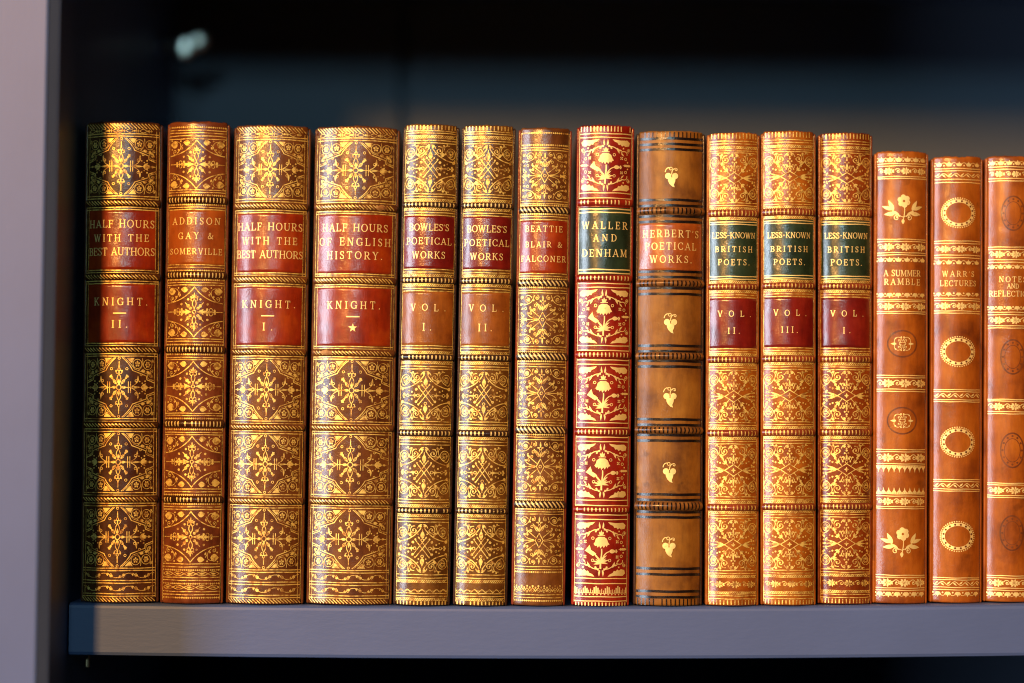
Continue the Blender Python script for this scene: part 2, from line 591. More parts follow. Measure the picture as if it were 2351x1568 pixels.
def ticks(p, y0, y1, a, pitch=8.0, w=4.2):
    n = int(2 * a / pitch)
    for i in range(n):
        x = -a + (i + 0.5) * 2 * a / n
        if random.random() < 0.97:
            p.stroke([(x + random.uniform(-.4, .4), y0), (x + random.uniform(-.4, .4), y1)], w, None, False, True)


def rope(p, y0, y1, a):
    line(p, y0 - 0.4, a, 1.6)
    line(p, y1 + 0.4, a, 1.6)
    hatch(p, y0, y1, a, 5.0, -1.1, 3.1)


def bead(p, y, a, pitch=5.0, r=1.9):
    n = int(2 * a / pitch)
    for i in range(n):
        p.poly([(-a + (i + 0.5) * pitch + r * math.cos(k * 1.0472), y + r * 1.15 * math.sin(k * 1.0472)) for k in range(6)], True)
    line(p, y, a, 1.2)


def chain(p, y, a, h=4.0):
    p.at(0, y)
    x = -a + 4
    while x < a - 20:
        p.almond(x, 0, 0, 17, 2 * h, 1.7)
        p.dot(x + 19.5, 0, 2.3, 7)
        x += 23
        if x < a - 12:
            for k in (0, 4.2):
                p.stroke([(x + k, -h), (x + k, h)], 1.7)
            p.stroke([(x - 2, 0), (x + 7, 0)], 1.8)
            x += 8


def vine(p, y, a, h=7.0):
    p.at(0, y)
    n = max(3, int(round(2 * a / 27)))
    L = 2 * a / n
    for i in range(n):
        x = -a + i * L
        up = 1 if i % 2 else -1
        p.bez((x, up * h * 0.7), (x + L * .35, up * h * 1.0), (x + L * .6, -up * h * 1.0), (x + L, -up * h * 0.7), 2.0)
        p.spiral(x + L * .55, -up * 0.5, 5.2, 1.1, 90 * up, up, 1.8)
        p.dot(x + L * .55, -up * .5, 3.0, 7)
        p.leaf(x + L * 0.15, up * h * .7, -up * 60, 7, 3.5)
        p.leaf(x + L * 0.15, up * h * .7, -up * 15, 7, 3.2)


def links(p, y, a, h=4.6):
    p.at(0, y)
    n = max(3, int(round(2 * a / 26)))
    L = 2 * a / n
    for sg in (1, -1):
        p.stroke([(-a + i * 2 * a / 60, sg * h * math.sin(math.pi * n * i / 60.0)) for i in range(61)], 2.4)
    for i in range(n):
        p.leaf(-a + (i + 0.25) * L, 0, 0, L * .5, h * 0.9)


def wavy(p, y, a, h=3.0, pitch=17.0):
    p.stroke([(-a + i * 2 * a / 70, y + h * math.sin(6.2832 * (2 * a * i / 70) / pitch)) for i in range(71)], 2.6, None, False, True)
    line(p, y - h * 0.1, a, 0.9)


def crest(p, y0, y1, a):
    n = max(4, int(round(2 * a / 13)))
    L = 2 * a / n
    h = y1 - y0
    p.at(0, 0)
    for i in range(n):
        x = -a + i * L
        p.stroke([(x, y1 - h * .15), (x + L / 2, y1 - h * .62), (x + L, y1 - h * .15)], 2.4)
        p.dot(x + L / 2, y0 + h * .2, 2.4, 7)
        p.stroke([(x + L / 2, y0 + h * .1), (x + L / 2, y1 - h * .5)], 1.8)
        p.dot(x, y0 + h * .36, 2.0, 7)
        p.ring(x, y0 + h * .62, 2.2, 1.5, None, 8)
        p.ring(x + L / 2, y1 - h * .18, 2.4, 1.5, None, 8)


def comb(p, y0, y1, a):
    n = 30
    per = 6
    h = y1 - y0
    for i in range(n):
        k = i % per
        t = (0.95, 0.75, 0.4, 0.55, 0.4, 0.75)[k] * random.uniform(.85, 1.05)
        x = -a + (i + .5) * 2 * a / n
        p.stroke([(x, y1 - h * .22), (x, y1 - h * .22 - h * .8 * t)], 4.6 if k in (0, 1, 5) else 2.2, None, False, True)
    p.at(0, 0)
    for i in range(n // 2):
        p.dot(-a + (i + .5) * 4 * a / n, y1 - h * .06, 1.7, 6)
    line(p, y1 - h * .2, a, 2.0)


def foliage(p, y0, y1, a, bold=1.0):
    """running band of acanthus scrolls and rosettes"""
    h = (y1 - y0) / 2
    n = max(2, int(round(2 * a / 38)))
    L = 2 * a / n
    for i in range(n):
        p.at(-a + (i + .5) * L, (y0 + y1) / 2, 1, 1)
        p.spiral(-L * .30, 0, h * .85, 1.2, 200, 1, 2.3 * bold)
        p.ring(L * .12, 0, h * .36, 2.0)
        p.dot(L * .12, 0, 1.4, 6)
        for an, l in ((20, .9), (-20, .9), (60, .75), (-60, .75), (120, .8), (-120, .8), (160, .9), (-160, .9)):
            p.leaf(L * .12 + h * .4 * math.cos(R(an)), h * .4 * math.sin(R(an)), an, h * l, h * .48 * bold, .25 if an > 0 else -.25)
        p.leaf(L * .34, -h * .1, 35, h * .9, h * .5 * bold)
        p.leaf(L * .34, h * .1, -35, h * .9, h * .5 * bold)


def lotus(p, y0, y1, a, up=True):
    """a row of palmettes between small arches; up: opens upwards"""
    h = y1 - y0
    n = max(3, int(round(2 * a / 21)))
    L = 2 * a / n
    sg = -1 if up else 1
    yb = y1 if up else y0
    for i in range(n):
        p.at(-a + (i + .5) * L, yb, 1, sg)
        for an in (90, 62, 118, 36, 144):
            p.leaf(0, h * .1, an, h * (.88 if an == 90 else .72), h * .34)
        p.arc(-L * .5, h * .12, L * .34, h * .62, 0, 180, 1.7, 8)
        p.dot(-L * .5, h * .22, 2.0, 7)


def zigzag(p, y0, y1, a, up=True):
    n = max(5, int(round(2 * a / 12)))
    L = 2 * a / n
    for i in range(n):
        x = -a + i * L
        yb, yt = (y1, y0) if up else (y0, y1)
        p.poly([(x, yb), (x + L, yb), (x + L * .62, (yb * .55 + yt * .45)), (x + L / 2, yt), (x + L * .38, (yb * .55 + yt * .45))], True)
    bead(p, y1 + 1 if up else y0 - 1, a, 4, 1.5)


def waveleaf(p, y0, y1, a):
    p.at(0, (y0 + y1) / 2)
    h = (y1 - y0) / 2
    n = max(3, int(round(2 * a / 30)))
    L = 2 * a / n
    p.stroke([(-a + i * 2 * a / 60, h * .7 * math.sin(2 * math.pi * n * i / 60.0)) for i in range(61)], 2.2)
    for i in range(n):
        x = -a + i * L
        p.leaf(x + L * .12, h * .2, -25, L * .36, h * .62, -.2)
        p.leaf(x + L * .62, -h * .2, 25, L * .36, h * .62, .2)


def verticals(p, y0, y1, us, w=2.4):
    n = 60
    for u in us:
        p.stroke([(u, y0 + (y1 - y0) * i / n) for i in range(n + 1)], w, None, False, True)


# ------------------------------------------------------------------ panel ornaments, centre (0, cy), half sizes a, h
def star_panel(p, cy, a, h):
    S = (a / 245.0, h / 172.0)
    base = (0, cy, S[0], S[1])
    for sx in (1, -1):
        for sy in (1, -1):
            p.o = (0, cy, S[0] * sx, S[1] * sy)
            # cartouche, a double line
            for d, w in ((0, 3.0), (13, 1.7)):
                c = [bez((22 + d * .8, -170), (52 + d, -150), (80 + d, -120), (92 + d, -96 - d * .6), i / 8) for i in range(9)]
                p.stroke(c + [(186 + d * .5, -66 - d * .9), (190 + d * .6, -44 - d * .5), (245, -26 - d * .9)], w)
            # filled spandrel
            p.poly([(52, -168), (104, -168), (88, -140), (78, -142)])
            p.ring(124, -134, 29 * S[0] * 1.05, 2.0, 27 * S[1])
            p.flower(124, -134, 19, 5, -90 * sy)
            p.ring(196, -130, 31 * S[0], 2.0, 28 * S[1])
            p.flower(196, -130, 20, 6, 0)
            p.bez((158, -168), (164, -140), (162, -115), (130, -98), 2.0)
            p.leaf(150, -96, 5, 30, 16)
            p.leaf(186, -90, 10, 34, 18, .3)
            p.spiral(226, -92, 15, 1.3, 90, 1, 1.9)
            p.spiral(232, -152, 13, 1.2, 0, 1, 1.9)
            p.almond(205, -84, 60, 34, 16, 1.7)
            p.dot(170, -92, 2.0, 6)
            p.spiral(224, -62, 10, 1.2, 180, 1, 1.8)
            # rays on the diagonals
            p.stroke([(15, -17), (42, -46)], 1.8, 2.8)
            p.almond(18, -20, -48, 34, 15, 1.9)
            p.trefoil(54, -62, -48, 7)
            p.leaf(40, -46, -48, 30, 14)
            p.ring(53, -106, 2.7, 2.0, None, 10)
            # curls beside the bars
            p.bez((86, -5), (104, -12), (122, -22), (132, -42), 2.2)
            p.spiral(116, -36, 11, 1.0, 60, -1, 2.2, .5)
            p.leaf(122, -28, -62, 40, 14, -.35)
            p.ring(150, -72, 2.5, 1.9, None, 10)
            p.dot(140, -34, 1.8, 6)
            p.bez((86, -2), (110, -8), (130, -2), (150, 0), 1.7)
            # tulip petals
            p.leaf(150, 0, -34, 44, 15, .5)
            p.dot(178, -36, 2.2, 6)
            p.ring(214, -40, 2.3, 1.8, None, 10)
            p.dot(158, -24, 1.6, 6)
        p.o = (0, cy, S[0] * sx, S[1])
        p.leaf(17, 0, 0, 36, 16)
        for x in (64, 79):
            p.stroke([(x, -33), (x, 33)], 2.7)
        p.stroke([(48, 0), (90, 0)], 2.2)
        p.stroke([(104, 0), (156, 0)], 2.2, 1.3)
        p.poly([(154, -4), (162, -17), (186, -24), (178, -8), (208, 0), (178, 8), (186, 24), (162, 17), (154, 4)])
        p.leaf(206, 0, 0, 22, 14)
        p.stroke([(222, 0), (238, 0)], 2.2)
    for sy in (1, -1):
        p.o = (0, cy, S[0], S[1] * sy)
        p.almond(0, -16, -90, 62, 27, 2.4)
        p.leaf(0, -18, -90, 32, 12)
        for sx in (1, -1):
            p.arc(sx * 10, -88, 11, 9, 90 if sx > 0 else 90, 90 - sx * 220, 2.4, 8)
            p.dot(sx * 20, -94, 2.3, 7)
        p.stroke([(0, -76), (0, -98)], 3.4)
        p.ring(0, -103, 2.8, 2.0, None, 10)
        p.stroke([(0, -108), (0, -122), (0, -150)], 4.2, 2.2)
        p.ring(0, -166, 2.6, 2.0, None, 10)
    p.o = base
    p.ring(0, 0, 14 * S[0] * 1.1, 3.0, 15 * S[1])


def ogee_panel(p, cy, a, h):
    S = (a / 182.0, h / 150.0)
    for sx in (1, -1):
        for sy in (1, -1):
            p.o = (0, cy, S[0] * sx, S[1] * sy)
            p.bez((0, -148), (48, -84), (108, -58), (182, -52), 3.2)
            p.leaf(42, -130, -5, 46, 34)
            p.leaf(124, -122, 0, 58, 46)
            p.bez((92, -120), (108, -96), (112, -82), (128, -72), 2.4)
            p.bez((106, -100), (96, -142), (134, -140), (160, -140), 1.8)
            p.spiral(146, -78, 20, 1.3, 170, -1, 2.2)
            p.leaf(90, -108, 70, 20, 12)
            p.dot(120, -90, 2.4, 7)
            p.dot(104, -142, 2.0, 7)
            p.dot(172, -146, 2.0, 7)
            p.dot(170, -92, 2.2, 7)
            # clubs on the diagonals
            p.stroke([(22, -20), (58, -56)], 6.0, 2.4)
            p.ring(24, -22, 2.8, 2.2, None, 10)
            p.dot(38, -36, 4.0, 8)
            for q in ((38, -74, 2.6), (82, -46, 2.8), (80, -16, 2.6), (20, -88, 2.0)):
                p.dot(*q)
            p.ring(104, -12, 3.6, 2.2, 4.0, 10)
            p.dot(128, -9, 3.0, 7)
            p.leaf(70, -3, -35, 22, 9)
            p.leaf(60, -2, -20, 14, 10)
        p.o = (0, cy, S[0] * sx, S[1])
        p.poly([(14, 0), (58, -18), (54, -8), (70, -5), (70, 5), (54, 8), (58, 18)])
        p.stroke([(66, 0), (120, 0)], 3.4, 2.4)
        p.stroke([(118, 0), (180, 0)], 2.6)
        p.dot(92, 0, 3.6, 8)
    for sy in (1, -1):
        p.o = (0, cy, S[0], S[1] * sy)
        p.almond(0, -22, -90, 54, 24, 2.6)
        p.stroke([(0, -14), (0, -30)], 3.4)
        for sx in (1, -1):
            p.arc(sx * 10, -74, 11, 10, 90, 90 - sx * 230, 2.6, 8)
            p.leaf(0, -82, -90 + sx * 38, 26, 9)
        p.leaf(0, -76, -90, 40, 12)
    p.o = (0, cy, S[0], S[1])
    p.ring(0, 0, 3.6, 2.6, None, 12)


def corner_scrolls(p, cy, S, ky=1.0, dense=1.0):
    for sx in (1, -1):
        for sy in (1, -1):
            p.o = (0, cy, S[0] * sx, S[1] * sy)
            p.spiral(134, -96, 40, 1.9, 60, -1, 2.7, .12)
            p.spiral(134, -96, 24, 1.0, 10, -1, 1.6, .5)
            p.bez((154, -60), (120, -64), (96, -92), (84, -140), 2.8, 1.8)
            p.bez((92, -116), (92, -138), (100, -146), (128, -144), 2.2)
            p.leaf(92, -90, 130, 34, 11, .25)
            p.leaf(94, -88, 165, 34, 11, .25)
            p.leaf(96, -86, 200, 28, 10, .2)
            p.leaf(100, -104, 105, 22, 9)
            p.spiral(58, -112, 27, 1.35, 250, 1, 2.6, .2)
            p.arc(58, -112, 19, 17, 30, 190, 1.7, 8)
            p.bez((34, -124), (26, -140), (18, -150), (4, -146), 2.8)
            p.dot(14, -136, 3.0, 8)
            p.spiral(86, -144, 9, 1.0, 0, 1, 2.2)
            p.dot(110, -150, 2.2, 7)
            p.dot(72, -134, 1.9, 6)


def lattice_panel(p, cy, a, h):
    S = (a / 172.0, h / 152.0)
    corner_scrolls(p, cy, S)
    for sx in (1, -1):
        for sy in (1, -1):
            p.o = (0, cy, S[0] * sx, S[1] * sy)
            p.bez((10, -128), (40, -82), (86, -48), (160, -42), 3.4)
            p.dot(160, -40, 4.0, 8)
            p.bez((160, -42), (172, -46), (170, -58), (164, -58), 2.2)
            for q in ((62, -38, 3.2), (46, -56, 2.2), (24, -66, 1.8), (92, -22, 2.2), (112, -30, 1.8), (30, -88, 1.7)):
                p.dot(*q)
        p.o = (0, cy, S[0] * sx, S[1])
        p.stroke([(-50, -56 * 1), (46, 58)], 2.7)
        p.stroke([(-28, -72), (60, 40)] if sx > 0 else [(-28, -72), (60, 40)], 2.2)
        p.ring(50, 0, 3.2, 2.2, None, 10)
        p.stroke([(56, 0), (112, 0)], 3.6, 3.0)
        p.poly([(58, -5), (66, -5), (70, -20), (76, -6), (84, -5), (84, 5), (76, 6), (70, 20), (66, 5), (58, 5)])
        p.ring(120, 0, 3.2, 2.4, None, 10)
        p.trefoil(142, 0, 0, 11)
        p.stroke([(126, 0), (140, 0)], 3.4)
    for sy in (1, -1):
        p.o = (0, cy, S[0], S[1] * sy)
        p.leaf(0, -58, -90, 52, 27)
        p.ring(0, -50, 3.0, 2.2, None, 10)
        p.stroke([(0, -104), (0, -120)], 3.2, 1.6)


def diamond_panel(p, cy, a, h):
    S = (a / 168.0, h / 146.0)
    corner_scrolls(p, cy, S)
    for sx in (1, -1):
        for sy in (1, -1):
            p.o = (0, cy, S[0] * sx, S[1] * sy)
            p.stroke([(0, -34), (58, 0)], 2.8)
            p.bez((56, 0), (80, -4), (100, -10), (126, -22), 3.2, 2.0)
            p.leaf(62, -2, -12, 66, 12, -.1)
            p.trefoil(128, -24, -25, 7)
            p.stroke([(28, -18), (52, -44)], 2.3)
            p.leaf(48, -38, -80, 28, 11)
            p.leaf(48, -38, -45, 32, 11)
            p.leaf(50, -38, -10, 26, 10)
            p.dot(72, -66, 3.0, 7)
            for q in ((90, -44, 2.2), (146, -42, 2.6), (150, -22, 2.2), (40, -72, 2.2), (24, -46, 1.8), (108, -50, 1.9)):
                p.dot(*q)
            p.spiral(156, -48, 11, 1.0, 120, 1, 2.2)
        p.o = (0, cy, S[0] * sx, S[1])
        p.leaf(58, 0, 0, 78, 11)
        p.dot(140, 0, 2.6, 7)
        p.dot(152, 0, 2.4, 7)
    for sy in (1, -1):
        p.o = (0, cy, S[0], S[1] * sy)
        p.ring(0, -45, 3.2, 2.2, None, 10)
        p.leaf(0, -52, -90, 46, 12)
        for sx in (1, -1):
            p.spiral(sx * 20, -66, 15, .9, 90, -sx, 2.4, .35)
            p.leaf(sx * 4, -56, -90 + sx * 40, 32, 7, sx * .3)
            p.dot(sx * 12, -96, 2.2, 7)
        p.dot(0, -112, 2.6, 7)
        p.dot(0, -124, 2.0, 7)
    p.o = (0, cy, S[0], S[1])
    for an in (0, 90, 180, 270):
        p.leaf(0, 0, an, 15, 9)


def tulip_panel(p, cy, a, h):
    S = (a / 150.0, h / 150.0)
    for sx in (1, -1):
        for sy in (1, -1):
            p.o = (0, cy, S[0] * sx, S[1] * sy)
            p.spiral(92, -118, 26, 1.6, 200, 1, 2.3)
            p.flower(92, -118, 13, 6)
            p.bez((52, -142), (60, -100), (88, -78), (146, -92), 2.5)
            p.spiral(36, -128, 15, 1.2, 260, -1, 2.4)
            p.spiral(132, -126, 14, 1.2, 150, 1, 2.1)
            p.spiral(136, -86, 10, 1.2, 200, 1, 2.0)
            p.spiral(128, -64, 8, 1.1, 0, 1, 1.8)
            p.stroke([(22, -18), (66, -54)], 2.2)
            p.leaf(62, -50, -40, 28, 12)
            p.spiral(50, -56, 11, 1.0, 20, -1, 2.0)
            p.spiral(70, -36, 11, 1.0, 260, 1, 2.0)
            p.bez((30, -4), (60, -8), (86, -14), (96, -40), 2.2)
            p.spiral(88, -34, 9, 1.0, 0, -1, 1.9)
            p.bez((10, -56), (30, -62), (26, -92), (40, -100), 2.4)
            p.leaf(6, -58, -70, 44, 11, .3)
            p.ring(44, -84, 2.8, 1.8, None, 10)
            p.ring(106, -64, 2.6, 1.8, None, 10)
            for q in ((56, -112, 2.0), (112, -88, 2.0), (76, -72, 1.8), (118, -24, 2.0), (134, -40, 2.0), (100, -6, 1.8), (14, -108, 1.8)):
                p.dot(*q)
            p.almond(118, -14, -50, 32, 14, 1.8)
            p.leaf(112, -2, -18, 30, 9)
        p.o = (0, cy, S[0] * sx, S[1])
        p.bez((22, 0), (50, -2), (70, 0), (96, 0), 3.0, 2.0)
        p.leaf(92, 0, 0, 40, 13)
        p.stroke([(130, 0), (148, 0)], 2.0)
        p.stroke([(0, -44), (24, 0), (0, 44)], 2.6)
    for sy in (1, -1):
        p.o = (0, cy, S[0], S[1] * sy)
        p.almond(0, -52, -90, 46, 20, 2.0)
        p.leaf(0, -54, -90, 30, 10)
        p.ring(0, -104, 3.0, 2.0, None, 10)
        p.leaf(0, -108, -90, 36, 10)
    p.o = (0, cy, S[0], S[1])
    p.ring(0, 0, 3.2, 2.2, None, 10)


def blossom_panel(p, cy, a, h):
    """bold flower spray on the red book"""
    S = (a / 165.0, h / 160.0)
    for sx in (1, -1):
        for sy in (1, -1):
            p.o = (0, cy, S[0] * sx, S[1] * sy)
            p.poly([(40, -158), (90, -152), (140, -154), (158, -140), (152, -120), (126, -115), (114, -123), (102, -116), (92, -127), (80, -124), (72, -137), (54, -144)])
            p.leaf(6, -120, -60, 36, 11, -.4)
            p.leaf(10, -122, 20, 34, 9, .3)
            p.bez((14, -112), (40, -118), (60, -108), (76, -92), 3.0)
            p.leaf(68, -106, 52, 38, 13, .2)
            p.leaf(76, -92, -12, 30, 10, .4)
            p.leaf(98, -78, 64, 28, 9, -.3)
            p.bez((94, -80), (120, -92), (140, -86), (138, -62), 2.8)
            p.spiral(150, -92, 14, 1.5, 90, 1, 2.0)
            p.dot(112, -104, 2.0, 7)
            p.dot(34, -104, 2.4, 7)
            for q in ((52, -64), (128, -40)):
                p.ring(q[0], q[1], 3.0, 1.9, None, 10)
            p.flower(100, -44, 12, 4, 45)
            p.dot(142, -20, 2.0, 7)
        p.o = (0, cy, S[0] * sx, S[1])
        for x in (124, 136, 148):
            p.dot(x, 0, 3.0, 7)
        p.leaf(148, 0, 0, 18, 12)
        p.stroke([(110, 0), (150, 0)], 2.0)
    p.o = (0, cy, S[0], S[1])
    # crown, hood, stem and leaves of the central flower
    p.o = (0, cy - 2 * S[1], S[0] * .76, S[1] * .84)
    p.poly([(-62, -34), (-52, -46), (-44, -70), (-22, -84), (22, -84), (44, -70), (54, -46), (66, -32), (50, -26), (42, -14), (34, -26), (20, -8), (8, -22), (-6, -4), (-16, -22), (-30, -10), (-36, -24), (-48, -20)])
    p.o = (0, cy + 5 * S[1], S[0], S[1])
    for an, l in ((-90, 30), (-55, 26), (-125, 26)):
        p.leaf(0, -86, an, l, 13)
    p.stroke([(-22, -86), (22, -86)], 2.6)
    p.bez((2, -8), (6, 30), (-6, 60), (-4, 108), 4.0, 6.0)
    p.poly([(-100, 4), (-72, -30), (-62, 0), (-44, 10), (-30, 22), (-50, 34), (-70, 22)])
    p.bez((-40, 24), (-24, 36), (-14, 50), (-8, 70), 4.0)
    p.leaf(48, 6, 0, 44, 24)
    p.trefoil(90, 6, 0, 7)
    p.bez((2, 60), (14, 30), (28, 12), (50, 8), 3.4)
    for an, l in ((-150, 54), (-172, 42), (-125, 40), (-32, 56), (-8, 44), (-52, 42)):
        p.leaf(-3, 78 if abs(an) > 90 else 74, an, l, 10, .25 if abs(an) < 90 else -.25)
    p.leaf(-2, 64, -60, 50, 11, .3)
    p.leaf(-6, 64, -118, 44, 11, -.3)


def grape(p, cx, cy, k=1.0):
    p.at(cx, cy, k, k)
    p.poly([(-9, 6), (9, 6), (8, 14), (5, 21), (7, 27), (1, 25), (-5, 19), (-8, 13)])
    p.dot(-8, 1, 7.2 * k, 12)
    p.dot(8, 1, 7.2 * k, 12)
    p.dot(0, 11, 7.0 * k, 12)
    p.bez((0, -2), (0, -10), (2, -14), (6, -16), 2.4)
    p.bez((-15, -8), (-14, -16), (-8, -20), (-4, -17), 2.0)
    p.ring(-2, -16, 3.4 * k, 1.7, None, 10)
    p.spiral(10, -13, 5, 1.0, 180, 1, 1.9)


def sprig(p, cx, cy, k=1.0):
    p.at(cx, cy, k, k)
    for i in range(6):
        p.dot(2 + 8.5 * math.cos(R(60 * i + 20)), -17 + 8.5 * math.sin(R(60 * i + 20)), 6.2 * k, 10)
    p.ring(2, -17, 4.6 * k, 1.0, None, 10)
    p.bez((3, -4), (5, 6), (2, 14), (0, 30), 3.2)
    for sx in (1, -1):
        p.o = (cx, cy, k * sx, k)
        p.bez((0, 18), (14, 14), (22, 6), (26, -2), 2.4)
        p.leaf(20, 4, -62, 26, 9)
        p.leaf(22, 2, -18, 26, 8)
        p.leaf(16, 10, 5, 26, 9)
        p.leaf(8, 14, -30, 20, 6)
        p.spiral(14, 20, 7, 1.1, 200, 1, 3.0, .3)
    p.o = (cx, cy, k, k)
    p.leaf(0, 22, 90, 12, 7)


def ring_badge(p, cx, cy, rx, ry):
    n = 44
    p.at(0, 0)
    ro, ri = 1.0, 0.66
    p.stroke([(cx + rx * .83 * math.cos(6.2832 * i / n), cy + ry * .81 * math.sin(6.2832 * i / n)) for i in range(n)],
             rx * 0.27, None, True)
    for i in range(46):
        t = 6.2832 * i / 46
        p.dot(cx + rx * .99 * math.cos(t), cy + ry * 1.0 * math.sin(t), 1.7, 6)
    b = p.base
    m = p.mat
    p.base, p.mat = b + 0.00006, 2
    for i in range(16):
        t = 6.2832 * (i + .5) / 16
        p.dot(cx + rx * .82 * math.cos(t), cy + ry * .80 * math.sin(t), 2.6, 8)
    p.base, p.mat = b, m


def medal(p, cx, cy, stain_only=False, rx=34, ry=30):
    b, m = p.base, p.mat
    p.base, p.mat = b - 0.00004, 2
    n = 40
    p.at(0, 0)
    p.stroke([(cx + rx * math.cos(6.2832 * i / n), cy + ry * math.sin(6.2832 * i / n)) for i in range(n)], 5.5, None, True)
    if stain_only:
        p.stroke([(cx + rx * .68 * math.cos(6.2832 * i / n), cy + ry * .68 * math.sin(6.2832 * i / n)) for i in range(n)], 2.5, None, True)
        for i in range(12):
            t = 6.2832 * i / 12
            p.dot(cx + rx * .83 * math.cos(t), cy + ry * .83 * math.sin(t), 2.6, 8)
    p.base, p.mat = b, m
    if not stain_only:
        for sx in (1, -1):
            for sy in (1, -1):
                p.o = (cx, cy, sx, sy)
                p.arc(10, -6, 9, 9, 180, 420, 1.7, 12)
                p.spiral(8, -7, 5, 1.0, 90, 1, 1.5)
                p.dot(3, -15, 2.0, 7)
                p.dot(16, -12, 1.7, 7)
            p.o = (cx, cy, sx, 1)
            p.leaf(14, 0, 0, 13, 5)
        p.at(cx, cy)
        p.almond(-8, 0, 0, 16, 7, 1.5)


# ------------------------------------------------------------------ books
class Book:
    def __init__(s, name, label, top, bot, y_top, y_bot, bulge=0.18, back=0.0, depth=0.125, board=0.0013):
        (l0, r0), (l1, r1) = top, bot
        back = back or random.uniform(0.0, 0.0012)
        s.back = back
        Yb = back + 0.006
        wt = at(r0, (y_top + 20), Yb).x - at(l0, (y_top + 20), Yb).x
        wb = at(r1, (y_bot - 20), Yb).x - at(l1, (y_bot - 20), Yb).x
        s.w = (wt + wb) / 2 - 0.0002
        s.board = board
        s.ws = s.w - 2 * board + 0.0004
        s.b = s.ws * bulge
        s.R = (s.ws ** 2 / 4 + s.b ** 2) / (2 * s.b)
        s.half = math.asin(s.ws / 2 / s.R) * s.R           # half arc length, metres
        s.A = s.half / PX                                  # the same in px
        s.hpx = y_bot - y_top
        ct = (at(l0, y_top, Yb) + at(r0, y_top, Yb)) / 2
        cb = (at(l1, y_bot, Yb) + at(r1, y_bot, Yb)) / 2
        zt = at((l0 + r0) / 2, y_top, back).z
        s.lean = math.atan2(ct.x - cb.x, ct.z - cb.z)
        zb = shelf_z(cb.x)
        s.H = zt - zb
        s.k = s.H / s.hpx
        s.y_top = y_top
        s.depth = depth
        s.bands = []
        s.seed = random.random() * 100
        s.root = empty(name, label, 'book', 'leather bound books on the shelf')
        s.root.location = (cb.x, back, zb + abs(math.sin(s.lean)) * s.w / 2 + 0.00015)
        s.root.rotation_euler = (0, s.lean, 0)

    def vis(s, v):
        """arc half length (px) of a point seen v px off the centre line"""
        r = s.R / PX
        v *= 0.93
        return r * math.asin(max(-.98, min(.98, v / r)))

    def bump(s, y):
        for y0, y1, h in s.bands:
            if y0 < y < y1:
                return 1.3 * h * math.sin(math.pi * (y - y0) / (y1 - y0)) ** 0.75
        return 0.0

    def surf(s, u, y, off):
        """u: arc px from the centre line, y: px below the top, off: metres outwards"""
        th = max(-1.35, min(1.35, u * PX / s.R))
        z = s.H - y * s.k
        wob = 0.00016 * noise.noise(Vector((u * 0.018, y * 0.012, s.seed))) + 0.00006 * noise.noise(Vector((u * 0.07, y * 0.05, s.seed + 9)))
        r = s.R + off + wob
        return (r * math.sin(th), s.R - r * math.cos(th), z)

    def sheet(s, y0, y1, off, ny, nu=40, a=None, skirt=0.0, bump=False):
        a = a or s.A
        V, F = [], []
        rows = [y0 + (y1 - y0) * j / ny for j in range(ny + 1)]
        lv = [off] * (ny + 1)
        if skirt:
            rows = [y0 - .6] + rows + [y1 + .6]
            lv = [-skirt] + lv + [-skirt]
        n = nu + 1
        for j, y in enumerate(rows):
            for i in range(n):
                u = -a + 2 * a * i / nu
                V.append(s.surf(u, y, lv[j] + (s.bump(y) if bump else 0)))
        for j in range(len(rows) - 1):
            for i in range(nu):
                F.append((j * n + i, j * n + i + 1, (j + 1) * n + i + 1, (j + 1) * n + i))
        return V, F

    def emboss(s, V, F, pen, bump=False):
        """the pen's gold leaf follows the curved leather; returns vertices, faces, material indices"""
        idx = [0] * len(F)
        n = len(V)
        V = list(V)
        F = list(F)
        for (x, y), k in zip(pen.V, pen.K):
            x = max(-s.A * .998, min(s.A * .998, x))
            V.append(s.surf(x, y, k + (s.bump(y) if bump else 0)))
        F += [tuple(i + n for i in f) for f in pen.F]
        idx += pen.MI
        return V, F, idx

    def part(s, name, V, F, mats, pen=None, bump=False, parent=None):
        idx = None
        if pen:
            V, F, idx = s.emboss(V, F, pen, bump)
        return link_mesh(name, V, F, mats, idx, parent or s.root)

    def spine(s, mat, pen, mats, cap_drop=0.0):
        a = s.A
        nu = 44
        rows = [(-0.9, -0.0034), (0.0, -0.0022), (-.6, -0.0012), (0.2, -0.0005), (2.2, -0.00012), (5, 0)]
        ny = 150
        rows += [(5 + (s.hpx - 10) * j / ny, 0.0) for j in range(1, ny)]
        rows += [(s.hpx - 5, 0.0), (s.hpx - 2.2, -0.00012), (s.hpx - .6, -0.0005), (s.hpx - .1, -0.0014), (s.hpx - .4, -0.003)]
        V, F = [], []
        n = nu + 3
        for j, (y, off) in enumerate(rows):
            jag = (0.9 * noise.noise(Vector((j * 0.0, s.seed, 3)))) if j < 4 else 0
            ring = []
            for i in range(nu + 1):
                u = -a + 2 * a * i / nu
                jj = (1.7 * noise.noise(Vector((u * 0.07, s.seed, 1.5))) + 1.5 * noise.noise(Vector((u * 0.25, s.seed, 4.5)))) * (1.0 if j < 4 else .5) if j < 5 else 0
                ring.append(s.surf(u, y + jj, off))
            l, r = ring[0], ring[-1]
            ring = [(l[0], l[1] + 0.006, l[2])] + ring + [(r[0], r[1] + 0.006, r[2])]
            V += ring
        for j in range(len(rows) - 1):
            for i in range(n - 1):
                F.append((j * n + i, j * n + i + 1, (j + 1) * n + i + 1, (j + 1) * n + i))
        s.part('spine', V, F, [mat] + mats, pen)

